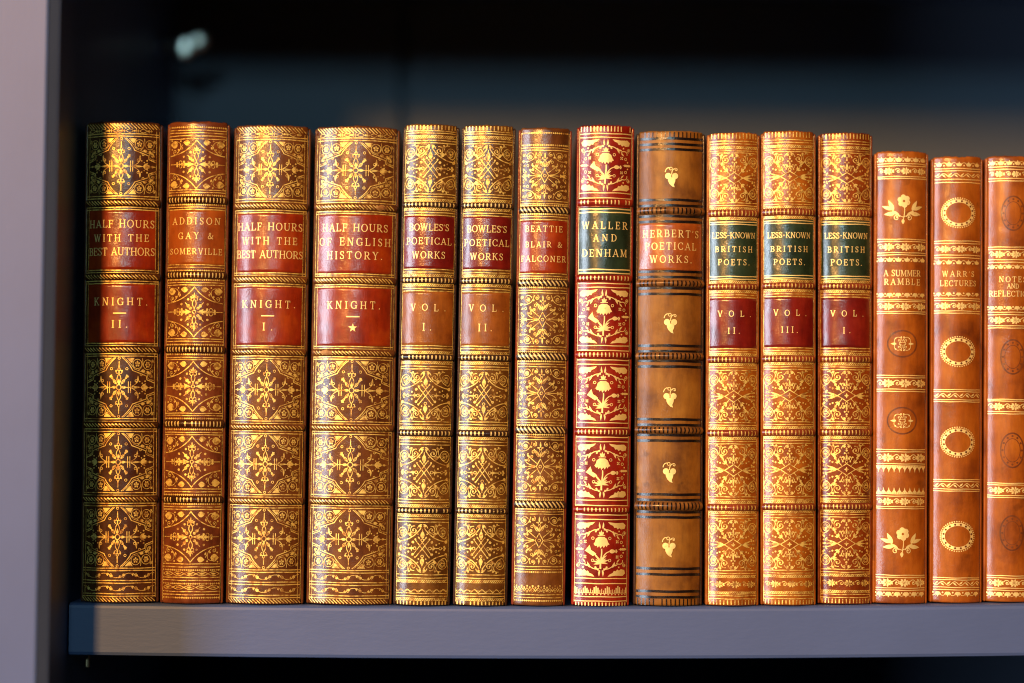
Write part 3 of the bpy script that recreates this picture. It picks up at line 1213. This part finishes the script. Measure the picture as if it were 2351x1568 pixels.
    def band(s, y0, y1, mat, mats, pen=None, h=0.0008):
        s.bands.append((y0, y1, h))
        V, F = s.sheet(y0, y1, 0.00002, 14, 44, s.A * .999, bump=True)
        s.part('raised_band', V, F, [mat] + mats, pen, True)

    def label(s, name, y0, y1, a, mat, pen, mats):
        V, F = s.sheet(y0, y1, 0.0001, max(8, int((y1 - y0) / 6)), 44, a, skirt=0.00005)
        s.part(name, V, F, [mat] + mats, pen)

    def covers(s, mat):
        e = s.w / 2
        for sg, nm in ((-1, 'front_board'), (1, 'back_board')):
            lo, hi = sorted((sg * e, sg * (e - s.board)))
            box_mesh(nm, (lo, s.b + 0.0006, 0.0), (hi, s.b + s.depth, s.H - 0.0006), mat, s.root, 0.0008, 3)
        box_mesh('page_block', (-e + s.board + .0002, s.b + 0.0022, 0.003), (e - s.board - .0002, s.b + s.depth - .004, s.H - .0045), M['paper'], s.root, 0.0)


def pen_on_label():
    p = Pen()
    p.wk = 0.82
    p.base = 0.00019
    p.mat = 1
    return p


def gpen():
    p = Pen()
    p.wk = 0.66
    p.mat = 1
    return p


def dl(p, ys, a, w=3.0):
    for y in ys:
        line(p, y, a, w)


# shelf top as it sags under the books: measured at its front edge
SHELF_Y = 0.0006
_pts = [at(176, 1384, SHELF_Y), at(1300, 1393, SHELF_Y), at(2351, 1386, SHELF_Y)]


def shelf_z(x):
    z = 0
    for i, p in enumerate(_pts):
        t = p.z
        for j, q in enumerate(_pts):
            if j != i:
                t *= (x - q.x) / (p.x - q.x)
        z += t
    return z


# ------------------------------------------------------------------ bookcase
case = empty('bookcase', 'blue grey painted bookcase with a dark back, holding the row of gilt books', 'bookcase')
BACK_Y = 0.26
UP_Y = -0.039                                  # front face of the upright
e_t, e_b = at(113, 0, UP_Y), at(84, 1568, UP_Y)
ix = (at(140, 0, UP_Y + .004).x + at(111, 1568, UP_Y + .004).x) / 2


def build_upright():
    zt, zb = 0.30, -0.26

    def xe(z, p0, p1, dx=0.0):
        t = (z - p1.z) / (p0.z - p1.z)
        return p1.x + (p0.x - p1.x) * t + dx
    b0, b1 = at(140, 0, UP_Y + .004), at(111, 1568, UP_Y + .004)
    V, F = [], []
    zs = [zb, zt]
    prof = []
    for z in zs:
        xa, xb = xe(z, e_t, e_b), xe(z, b0, b1)
        ring = [(-0.30, UP_Y + .001), (-0.299, UP_Y)]
        ring += [(xa - .0012, UP_Y), (xa - .0003, UP_Y + .0003), (xa, UP_Y + .001)]
        ring += [(xb - .0008, UP_Y + .0036), (xb, UP_Y + .0046), (xb, BACK_Y), (-0.30, BACK_Y)]
        prof.append(len(ring))
        V += [(x, y, z) for x, y in ring]
    n = prof[0]
    for i in range(n):
        F.append((i, (i + 1) % n, n + (i + 1) % n, n + i))
    F += [tuple(range(n))[::-1], tuple(range(n, 2 * n))]
    o = link_mesh('side_panel', V, F, [M['paint_upright']], None, case, False)
    return b0, b1


b0, b1 = build_upright()


def inner_x(z):
    return b1.x + (b0.x - b1.x) * (z - b1.z) / (b0.z - b1.z)


def build_shelf(name, zfun, thick, x1=0.62):
    V, F = [], []
    n = 40
    for i in range(n + 1):
        t = i / n
        x = 0
        for k, (dy, dz) in enumerate(((0.0022, 0.0), (0.0010, -.0004), (0.0003, -.001), (0, -.002), (0, -thick + .0016), (.0005, -thick + .0004), (.0016, -thick), (BACK_Y - SHELF_Y, -thick), (BACK_Y - SHELF_Y, 0))):
            xx0 = inner_x(-0.1) + 0.0006
            x = xx0 + (x1 - xx0) * t
            V.append((x, SHELF_Y + dy, zfun(x) + dz))
    m = 9
    for i in range(n):
        for k in range(m):
            F.append((i * m + k, i * m + (k + 1) % m, (i + 1) * m + (k + 1) % m, (i + 1) * m + k))
    F += [tuple(range(m))[::-1], tuple(range(n * m, n * m + m))]
    return link_mesh(name, V, F, [M['paint']], None, case, False)


XR = at(2351, 1386, SHELF_Y).x + 0.06
build_shelf('shelf_board', lambda x: shelf_z(min(x, XR)), at(600, 1389, SHELF_Y).z - at(600, 1510, SHELF_Y).z, 0.62)
UPPER = 0.237
build_shelf('shelf_board', lambda x: UPPER + 0.022, 0.022, 0.62)
# back: two boards with a narrow open seam
seam = at(925, 200, BACK_Y).x
for x0, x1 in ((-0.30, seam - .0022), (seam + .0022, 0.62)):
    box_mesh('back_panel', (x0, BACK_Y + .0006, -0.30), (x1, BACK_Y + .012, 0.32), M['paint_back'], case, .001)
box_mesh('back_rail', (-0.30, BACK_Y + .0126, -0.30), (0.62, BACK_Y + .02, 0.32), M['paint_back'], case, 0)


def lathe(name, prof, mat, parent, loc, rot, n=20):
    V, F = [], []
    for r, z in prof:
        for i in range(n):
            V.append((r * math.cos(6.2832 * i / n), r * math.sin(6.2832 * i / n), z))
    for j in range(len(prof) - 1):
        for i in range(n):
            F.append((j * n + i, j * n + (i + 1) % n, (j + 1) * n + (i + 1) % n, (j + 1) * n + i))
    F += [tuple(range(n))[::-1], tuple(range((len(prof) - 1) * n, len(prof) * n))]
    o = link_mesh(name, V, F, [mat], None, parent)
    o.location = loc
    o.rotation_euler = rot
    return o


pp = at(432, 104, 0.20)
L_ = pp.x - inner_x(pp.z)
pin = lathe('shelf_pin', [(.0026, 0), (.0026, L_), (.002, L_ + .006), (.0004, L_ + .0064)], M['steel'], case, (inner_x(pp.z), .203, pp.z), (0, R(90), 0))
plate = lathe('glint_plate', [(.0050, 0), (.0053, .0004), (.0049, .0009), (.0030, .0013), (.0004, .0014)], M['steel'], case, (pp.x - .0015, .1985, pp.z - .0015), Vector((.073, -.985, -.04)).to_track_quat('Z', 'Y').to_euler())  # disc added on the pin, tilted to mirror the room light as a glint
plate.scale = (0.72, 1.1, 1)
tab = lathe('glint_tab', [(.0040, 0), (.0042, .0004), (.0036, .0008), (.0004, .0009)], M['steel'], case, (pp.x + .0058, .1990, pp.z + .0022), Vector((.16, -.96, -.04)).to_track_quat('Z', 'Y').to_euler())  # second disc, added for the dimmer lobe of the glint

# peg under the shelf
pq = at(201, 1507, 0.012)
box_mesh('shelf_peg', (pq.x - .0009, .011, pq.z - .0048), (pq.x + .0007, .015, pq.z + .0030), M['brass'], case, .0006)

# ------------------------------------------------------------------ the books
G, GW, GB = M['gilt'], M['gilt_worn'], M['gilt_bright']
NAME = 'leather_bound_book'


def knight(label, top, bot, yt, yb, title, author, vol, dark, scuffs=()):
    B = Book(NAME, label, top, bot, yt, yb)
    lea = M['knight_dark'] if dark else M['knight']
    f = B.hpx / 1104.0
    Y = lambda v: v * f
    a = B.A - 1
    p = gpen()
    hatch(p, Y(4), Y(16), a, 8, 1.1, 3.0)
    chain(p, Y(21), a - 4)
    for pr in ((28, 33.5), (172, 178), (198, 203.5), (343, 348.5), (368, 373.5), (511, 516.5), (535, 540.5), (684, 690), (707, 713), (853, 859), (877, 883), (1025, 1030.5), (1053, 1059), (1083, 1089)):
        dl(p, [Y(v) for v in pr], a, 3.1)
    for y0, y1 in ((37, 169), (543, 681), (716, 850), (886, 1022)):
        star_panel(p, Y((y0 + y1) / 2), a - 8, Y((y1 - y0) / 2))
    vine(p, Y(1041.5), a - 4)
    vine(p, Y(1071), a - 4)
    hatch(p, Y(1092), Y(1101), a, 8, 1.2, 3.0)
    verticals(p, 20, B.hpx - 12, (a - 0.5, a - 8, -a + .5, -a + 8), 2.0)
    B.spine(lea, p, [G])
    for y0, y1 in ((181, 195), (351, 365), (519, 532), (692.5, 704.5), (861.5, 874.5)):
        q = gpen()
        hatch(q, Y(y0 + 2.2), Y(y1 - 1.6), a - 4, 8, 1.15, 3.2)
        for ys, us, rx in scuffs:
            if ys == y0:
                q.mat, q.base = 2, 0.00013
                for du, r in ((0, rx), (rx * .9, rx * .7), (-rx * .8, rx * .5)):
                    q.poly([(us + du + r * random.uniform(.75, 1.25) * math.cos(6.2832 * i / 14), Y((y0 + y1) / 2) + min(7.5, r * .75) * random.uniform(.7, 1.2) * math.sin(6.2832 * i / 14)) for i in range(14)], True)
        B.band(Y(y0 - 2.5), Y(y1 + 2), lea, [G, M['scuff']], q)
    q = pen_on_label()
    for t, v, y, c in title:
        text(q, t, 0, Y(y), c, 2 * B.vis(v / 2))
    B.label('title_label', Y(205.5), Y(340.5), a - 9, M['red'], q, [GB])
    q = pen_on_label()
    text(q, author, 0, Y(415), 17.5, 2 * B.vis(66))
    line_w = 15
    q.stroke([(-line_w, Y(442)), (line_w, Y(442))], 3.2, None, False, True)
    if vol == '*':
        q.poly([((10.5 if i % 2 == 0 else 4.2) * math.sin(R(36 * i)), Y(468) - (10.5 if i % 2 == 0 else 4.2) * math.cos(R(36 * i))) for i in range(10)], True)
    else:
        text(q, vol, 0, Y(467), 18, 13.0 * len(vol) - 2)
    B.label('volume_label', Y(375.5), Y(508.5), a - 9, M['red'], q, [GB])
    B.covers(lea)
    return B


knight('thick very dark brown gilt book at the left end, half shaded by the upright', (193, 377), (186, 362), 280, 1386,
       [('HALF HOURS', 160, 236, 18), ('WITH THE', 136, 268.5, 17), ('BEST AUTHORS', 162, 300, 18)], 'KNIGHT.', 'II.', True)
knight('thick brown gilt book with two red labels, second thick one from the upright', (536, 716), (519, 695), 288, 1389,
       [('HALF HOURS', 160, 236, 18), ('WITH THE', 136, 268.5, 17), ('BEST AUTHORS', 163, 300, 18)], 'KNIGHT.', 'I.', False)
knight('thickest brown gilt book, a gold star on its lower red label', (720, 922), (705, 896), 291, 1391,
       [('HALF HOURS', 162, 236, 18), ('OF ENGLISH', 176, 268.5, 18), ('HISTORY.', 138, 300, 18)], 'KNIGHT.', '*', False, ((181, 58, 9), (519, -62, 10)))


def addison():
    yt = 280
    B = Book(NAME, 'slim russet gilt book with one plain title panel, between two thick brown books', (384, 531), (369, 511), yt, 1387)
    lea = M['addison']
    Y = lambda v: v - yt
    a = B.A - 1.5
    p = gpen()
    bead(p, Y(293), a)
    for y in (300, 306, 313, 320, 438, 443.5, 478, 483.5, 611, 616.5, 652, 657.5, 781, 787, 824, 829, 952, 957, 996, 1001, 1125, 1131.5, 1166, 1172, 1296, 1303, 1327, 1333.5, 1359, 1366):
        line(p, Y(y), a, 3.0)
    for y in (450, 472, 624, 645.5, 794.5, 817, 964, 989, 1138.5, 1159.5, 1310, 1341, 1373):
        bead(p, Y(y), a)
    for y0, y1 in ((322, 436), (661, 778), (832, 949), (1004, 1122), (1176, 1293)):
        ogee_panel(p, Y((y0 + y1) / 2), a - 3, (y1 - y0) / 2)
    links(p, Y(1318.5), a - 2)
    links(p, Y(1349.5), a - 2)
    verticals(p, 12, B.hpx - 8, (a + .6, -a - .6), 2.0)
    B.spine(lea, p, [G])
    for y0, y1 in ((456, 467), (629, 640), (800, 811), (970.5, 982), (1144.5, 1154.5)):
        q = gpen()
        ticks(q, Y(y0), Y(y1), a - 3, 7.6, 3.8)
        B.band(Y(y0 - 4), Y(y1 + 3.5), M['knight_dark'], [GB], q)
    q = pen_on_label()
    for t, v, y, c in (('ADDISON', 118, 510, 16), ('GAY &', 86, 544, 15), ('SOMERVILLE', 128, 580, 14)):
        text(q, t, 0, Y(y), c, 2 * B.vis(v / 2))
    B.label('title_label', Y(485), Y(609.5), a - 2, M['orange'], q, [GB])
    B.covers(lea)


addison()


def bowles(label, top, bot, yt, yb, vol, s):
    B = Book(NAME, label, top, bot, yt, yb)
    lea = M['bowles']
    f = B.hpx / 1106.0
    Y = lambda v: (v - 286.5) * f
    a = B.A - 1.5
    p = gpen()
    ticks(p, Y(289), Y(299), a, 8.2, 4.2)
    for y in (302, 307, 324, 330, 448, 454, 491, 497, 622, 628.5, 666.5, 672, 798, 804, 845.5, 851.5, 972, 978.5, 1018, 1025, 1150.5, 1157, 1195, 1202, 1322, 1329.5, 1364.5, 1371):
        line(p, Y(y), a, 2.9)
    for y0, y1 in ((313, 318.5), (460, 465), (480, 485), (633.5, 638), (656, 660.5), (811, 815.5), (834.5, 839), (984.5, 989), (1008, 1012), (1163, 1167.5), (1185, 1189.5), (1334.5, 1339.5), (1376, 1380.5)):
        rope(p, Y(y0), Y(y1), a)
    for y0, y1 in ((333, 445), (856, 969), (1030, 1147), (1206, 1318)):
        lattice_panel(p, Y((y0 + y1) / 2), a - 2, (y1 - y0) / 2)
    wavy(p, Y(1358.5), a)
    ticks(p, Y(1382.5), Y(1390.5), a, 8.2, 4.4)
    verticals(p, 10, B.hpx - 8, (a + .6, -a - .6), 1.8)
    B.spine(lea, p, [G])
    for y0, y1 in ((468.5, 477), (642.5, 652), (820, 829), (994, 1003), (1172, 1180)):
        q = gpen()
        ticks(q, Y(y0), Y(y1), a - 3, 8.4, 4.6)
        B.band(Y(y0 - 3), Y(y1 + 3), M['band_dark'], [GB], q, 0.0009)
    q = pen_on_label()
    for t, v, y, c in (("BOWLES'S", 98, 525 + s, 16), ('POETICAL', 111, 557 + s, 16), ('WORKS', 82, 589 + s, 16)):
        text(q, t, 0, Y(y), c, 2 * B.vis(v / 2))
    B.label('title_label', Y(499), Y(619.5), a - 1, M['maroon'], q, [GB])
    q = pen_on_label()
    text(q, 'VOL.', 2, Y(710), 16, 2 * B.vis(43))
    text(q, vol, 0, Y(755), 17, 12.0 * len(vol) - 3)
    B.label('volume_label', Y(674), Y(796), a - 1, M['bowles_plain'], q, [GB])
    B.covers(M['band_dark'])


bowles('dark brown gilt book with maroon title label, right beside the thickest book', (926, 1057), (903, 1033), 286.5, 1392.5, 'I.', 0)
bowles('dark brown gilt book with a plain chestnut panel numbered two below its maroon label', (1059, 1187), (1041, 1163), 288.5, 1393, 'II.', 2)


def beattie():
    yt = 294
    B = Book(NAME, 'brown scroll tooled book with bright red label, just left of the crimson book', (1190, 1314), (1173, 1297), yt, 1391)
    lea = M['beattie']
    Y = lambda v: v - yt
    a = B.A - 1.5
    p = gpen()
    for y in (306.5, 334.5, 474, 494, 643, 663, 810.5, 832.5, 979, 1000.5, 1149.5, 1170.5, 1314, 1379):
        bead(p, Y(y), a)
    for y in (341, 346.5, 464, 470, 500, 507, 631, 637, 670, 675.5, 799, 805, 839, 845, 967, 973, 1006, 1012, 1136, 1143, 1176.5, 1182, 1301.5, 1308, 1365.5, 1372):
        line(p, Y(y), a, 2.6)
    for y0, y1 in ((349, 462), (678, 796), (847, 965), (1014, 1133), (1185, 1299)):
        tulip_panel(p, Y((y0 + y1) / 2), a - 2, (y1 - y0) / 2)
    crest(p, Y(1342), Y(1361), a)
    verticals(p, 12, B.hpx - 8, (a + .6, -a - .6), 2.0)
    B.spine(lea, p, [G])
    for y0, y1 in ((478.5, 490), (647, 659), (814.5, 828.5), (983, 996.5), (1153.5, 1167)):
        q = gpen()
        hatch(q, Y(y0), Y(y1), a - 2, 9.5, .75, 4.6)
        B.band(Y(y0 - 2.5), Y(y1 + 2.5), M['band_dark'], [GB], q, .0007)
    q = pen_on_label()
    for t, v, y, c in (('BEATTIE', 92, 528, 14), ('BLAIR &', 90, 564, 13), ('FALCONER', 110, 597, 14)):
        text(q, t, 0, Y(y), c, 2 * B.vis(v / 2))
    B.label('title_label', Y(509), Y(629.5), a - 1, M['red'], q, [GB])
    B.covers(M['band_red'])


beattie()


def waller():
    yt = 288
    B = Book(NAME, 'bright crimson book with gold flower sprays and a dark green label', (1324, 1457), (1311, 1444), yt, 1392)
    lea = M['waller']
    Y = lambda v: v - yt
    a = B.A - 1.5
    p = gpen()
    ticks(p, Y(291), Y(303), a, 7.6, 4.0)
    for y in (308, 316.5, 445, 457, 654, 663, 797, 808, 830, 840, 974, 985, 1007, 1017, 1151, 1163, 1184.5, 1195, 1329.5, 1341, 1371, 1381):
        line(p, Y(y), a, 3.2)
    for y0, y1 in ((320, 442), (667, 793), (844, 970), (1021, 1147), (1200, 1326)):
        blossom_panel(p, Y((y0 + y1) / 2), a - 2, (y1 - y0) / 2)
    comb(p, Y(1346), Y(1367), a)
    ticks(p, Y(1384), Y(1391.5), a, 8, 4)
    verticals(p, 12, B.hpx - 8, (a + .6, -a - .6), 1.8)
    B.spine(lea, p, [GB])
    for y0, y1 in ((461.5, 471.5), (637, 646.5), (813, 823), (990, 1000), (1168.5, 1177)):
        q = gpen()
        ticks(q, Y(y0), Y(y1), a - 4, 8.2, 4.0)
        B.band(Y(y0 - 4), Y(y1 + 4), lea, [GB], q, .0008)
    q = pen_on_label()
    for t, v, y, c in (('WALLER', 112, 520, 17), ('AND', 58, 549, 16), ('DENHAM', 110, 584, 17)):
        text(q, t, 0, Y(y), c, 2 * B.vis(v / 2), 1.1)
    dl(q, (Y(482), Y(490), Y(622), Y(630)), a - 1, 3.2)
    B.label('title_label', Y(478.5), Y(633), a, M['green'], q, [GB])
    B.covers(lea)


waller()


def herbert():
    yt = 301
    B = Book(NAME, 'plain tan calf book with black fillets and small gold grape stamps', (1461, 1620), (1453, 1612), yt, 1392, 0.19)
    lea = M['herbert']
    Y = lambda v: v - yt
    a = B.A - 1
    p = Pen()
    p.mat = 2
    p.wk = 1.05
    p.base = 0.00012
    for y in (319, 332, 344, 461, 474, 498.5, 511, 626, 639, 664.5, 678, 797, 810, 832, 845, 966, 979, 1002, 1015, 1138, 1150.5, 1178, 1190, 1307, 1320.5, 1359, 1372):
        line(p, Y(y), a, 5.6)
    ticks(p, Y(304), Y(316), a, 9.5, 2.4)
    ticks(p, Y(1376), Y(1391), a, 9.5, 2.6)
    p.mat = 1
    p.wk = 0.8
    for y in (405, 742, 912, 1084, 1254):
        grape(p, 0, Y(y), 1.0)
    B.spine(lea, p, [GB, M['ink']])
    for y0, y1 in ((479, 493), (647, 660), (814, 828), (984, 998), (1156, 1173)):
        q = Pen()
        q.mat = 2
        ticks(q, Y(y0), Y(y1), a - 4, 9.0, 4.2)
        B.band(Y(y0 - 2), Y(y1 + 2), M['herbert_band'], [GB, M['ink']], q, .0011)
    q = pen_on_label()
    for t, v, y, c in (("HERBERT'S", 138, 539, 17), ('POETICAL', 126, 568, 17), ('WORKS.', 104, 598, 17)):
        text(q, t, 0, Y(y), c, 2 * B.vis(v / 2))
    B.label('title_label', Y(515.5), Y(624), a - 3, M['orange'], q, [GB])
    B.covers(M['band_dark'])


herbert()


def british(label, top, bot, yt, yb, vol, lea, s=0, back=0.0):
    B = Book(NAME, label, top, bot, yt, yb, .18, back)
    f = B.hpx / 1088.5
    Y = lambda v: (v - 303.5) * f
    a = B.A - 1.5
    p = gpen()
    ticks(p, Y(306), Y(318), a, 8, 3.8)
    for y in (324, 330, 346.5, 351.5, 467, 473, 679.5, 685.5, 803.5, 810, 847, 853, 973, 979, 1016, 1022, 1143, 1149.5, 1185.5, 1192, 1311.5, 1318, 1369, 1376):
        line(p, Y(y), a, 2.7)
    for y in (339, 480, 503, 649.5, 672, 817, 840, 986, 1009, 1155.5, 1178.5, 1325, 1362.5):
        rope(p, Y(y - 2.2), Y(y + 2.2), a)
    for y0, y1 in ((355, 464), (857, 969), (1026, 1139), (1197, 1308)):
        diamond_panel(p, Y((y0 + y1) / 2), a - 1, (y1 - y0) / 2)
    foliage(p, Y(1335), Y(1351), a - 2)
    ticks(p, Y(1379), Y(1389), a, 8, 3.8)
    verticals(p, 10, B.hpx - 8, (a + .6, -a - .6), 1.9)
    B.spine(lea, p, [G])
    for y0, y1 in ((485, 496.5), (656, 665), (823.5, 834), (992, 1003), (1163, 1173)):
        q = gpen()
        ticks(q, Y(y0), Y(y1), a - 3, 8.2, 3.8)
        B.band(Y(y0 - 3), Y(y1 + 3), M['band_red'], [G], q, .0008)
    q = pen_on_label()
    for t, v, y, c in (('LESS-KNOWN', 106, 542 + s, 13.5), ('BRITISH', 92, 574 + s, 13.5), ('POETS.', 78, 604 + s, 14)):
        text(q, t, 0, Y(y), c, 2 * B.vis(v / 2), 1.05)
    dl(q, (Y(511), Y(516.5), Y(637), Y(643)), a - 1, 2.7)
    B.label('title_label', Y(507.5), Y(646), a, M['green'], q, [GB])
    q = pen_on_label()
    text(q, 'VOL.', 2, Y(723), 14, 2 * B.vis(41))
    text(q, vol, 0, Y(762), 14, 10.5 * len(vol) - 3)
    B.label('volume_label', Y(688), Y(801), a - 1, M['maroon'], q, [GB])
    B.covers(lea)


british('golden brown gilt book with green and maroon labels, touching the plain tan book', (1622, 1744), (1618, 1741), 304.5, 1391.5, 'II.', M['british'])
british('golden brown gilt book numbered three, middle of the three with green labels', (1745, 1873), (1745, 1872), 301, 1391.5, 'III.', M['british'], 2)
british('amber gilt book numbered one on maroon, last tall book before the shorter three', (1875, 2004), (1876, 2000), 305, 1390, 'I.', M['british_red'], 1, .004)


def ramble():
    yt = 348
    B = Book(NAME, 'shorter chestnut book with gold flower sprigs near its top and bottom', (2004, 2132), (2002, 2126), yt, 1384, .18, .004)
    lea = M['ramble']
    Y = lambda v: v - yt
    a = B.A - 1.5
    p = gpen()
    for y in (377, 382, 406.5, 411, 551, 556, 582, 587, 690, 694, 717, 721.5, 863.5, 868.5, 895, 900, 1033, 1038, 1065.5, 1070, 1134, 1139, 1163, 1167.5, 1319, 1324, 1348, 1353):
        line(p, Y(y), a, 2.6)
    for y0, y1 in ((386, 402), (560, 577.5), (697, 714), (872, 891), (1042, 1061), (1143, 1160), (1327, 1345)):
        foliage(p, Y(y0), Y(y1), a - 1, 1.15)
    lotus(p, Y(360), Y(374), a, True)
    lotus(p, Y(591), Y(604), a, True)
    lotus(p, Y(673.5), Y(686.5), a, False)
    lotus(p, Y(1356), Y(1370), a, False)
    zigzag(p, Y(1073), Y(1086), a, False)
    zigzag(p, Y(1119), Y(1131), a, True)
    sprig(p, 0, Y(481), 1.05)
    sprig(p, 0, Y(1243), 1.05)
    medal(p, 0, Y(791))
    medal(p, 0, Y(967))
    for t, v, y, c in (('A SUMMER', 92, 629, 14.5), ('RAMBLE', 90, 649, 14.5)):
        text(p, t, 0, Y(y), c, 2 * B.vis(v / 2), 1.3)
    B.spine(lea, p, [GB, M['stain']])
    B.covers(lea)


def warr():
    yt = 360
    B = Book(NAME, 'shorter chestnut book stamped with four gold oval wreaths', (2135, 2256), (2132, 2252), yt, 1380, .18, .005)
    lea = M['ramble']
    Y = lambda v: v - yt
    a = B.A - 1.5
    p = gpen()
    for y in (388, 393.5, 413, 420, 554.5, 560, 587, 593, 686, 691, 715, 720, 895, 899.5, 918, 922.5, 1100, 1104.5, 1121.5, 1126, 1323, 1327.5, 1344.5, 1350):
        line(p, Y(y), a, 2.5)
    for y0, y1 in ((398, 409), (902, 914.5), (1107, 1119), (1330, 1341.5)):
        waveleaf(p, Y(y0), Y(y1), a - 1)
    for y0, y1 in ((565, 581.5), (695.5, 712)):
        foliage(p, Y(y0), Y(y1), a - 1, 1.1)
    lotus(p, Y(371.5), Y(384), a, True)
    lotus(p, Y(596.5), Y(609), a, True)
    lotus(p, Y(672), Y(683), a, False)
    lotus(p, Y(1353.5), Y(1366.5), a, False)
    for y in (490, 808, 1014.5, 1229):
        ring_badge(p, 0, Y(y), B.vis(42), 34)
    for t, v, y, c in (("WARR'S", 80, 630, 13), ('LECTURES', 90, 651.5, 13)):
        text(p, t, 0, Y(y), c, 2 * B.vis(v / 2), 1.15)
    B.spine(lea, p, [GB, M['stain']])
    B.covers(lea)


def notes():
    yt = 359
    B = Book(NAME, 'shorter chestnut book with dark oval stamps, cut off by the right edge', (2259, 2380), (2255, 2376), yt, 1378, .18, .005)
    lea = M['ramble']
    Y = lambda v: v - yt
    a = B.A - 1.5
    p = gpen()
    for y in (384, 390, 411, 416.5, 568.5, 574, 597.5, 603.5, 718, 723.5, 749, 754, 917, 921, 945, 950, 1108, 1112, 1136, 1140.5, 1318, 1323, 1346, 1351):
        line(p, Y(y), a, 2.6)
    for y0, y1 in ((393.5, 408), (577, 593.5), (728, 745), (925, 942), (1116, 1133), (1326, 1343)):
        foliage(p, Y(y0), Y(y1), a - 1, 1.15)
    lotus(p, Y(368), Y(381), a, True)
    lotus(p, Y(607), Y(619), a, True)
    lotus(p, Y(703), Y(715.5), a, False)
    lotus(p, Y(1354), Y(1368), a, False)
    for y in (491, 820, 1033, 1221):
        medal(p, 0, Y(y), True, 27, 39)
    for t, v, y, c in (('NOTES', 68, 642.5, 13), ('AND', 30, 658, 11), ('REFLECTIONS', 112, 675.5, 13)):
        text(p, t, 0, Y(y), c, 2 * B.vis(v / 2), 1.3)
    B.spine(lea, p, [GB, M['stain']])
    B.covers(lea)


ramble()
warr()
notes()
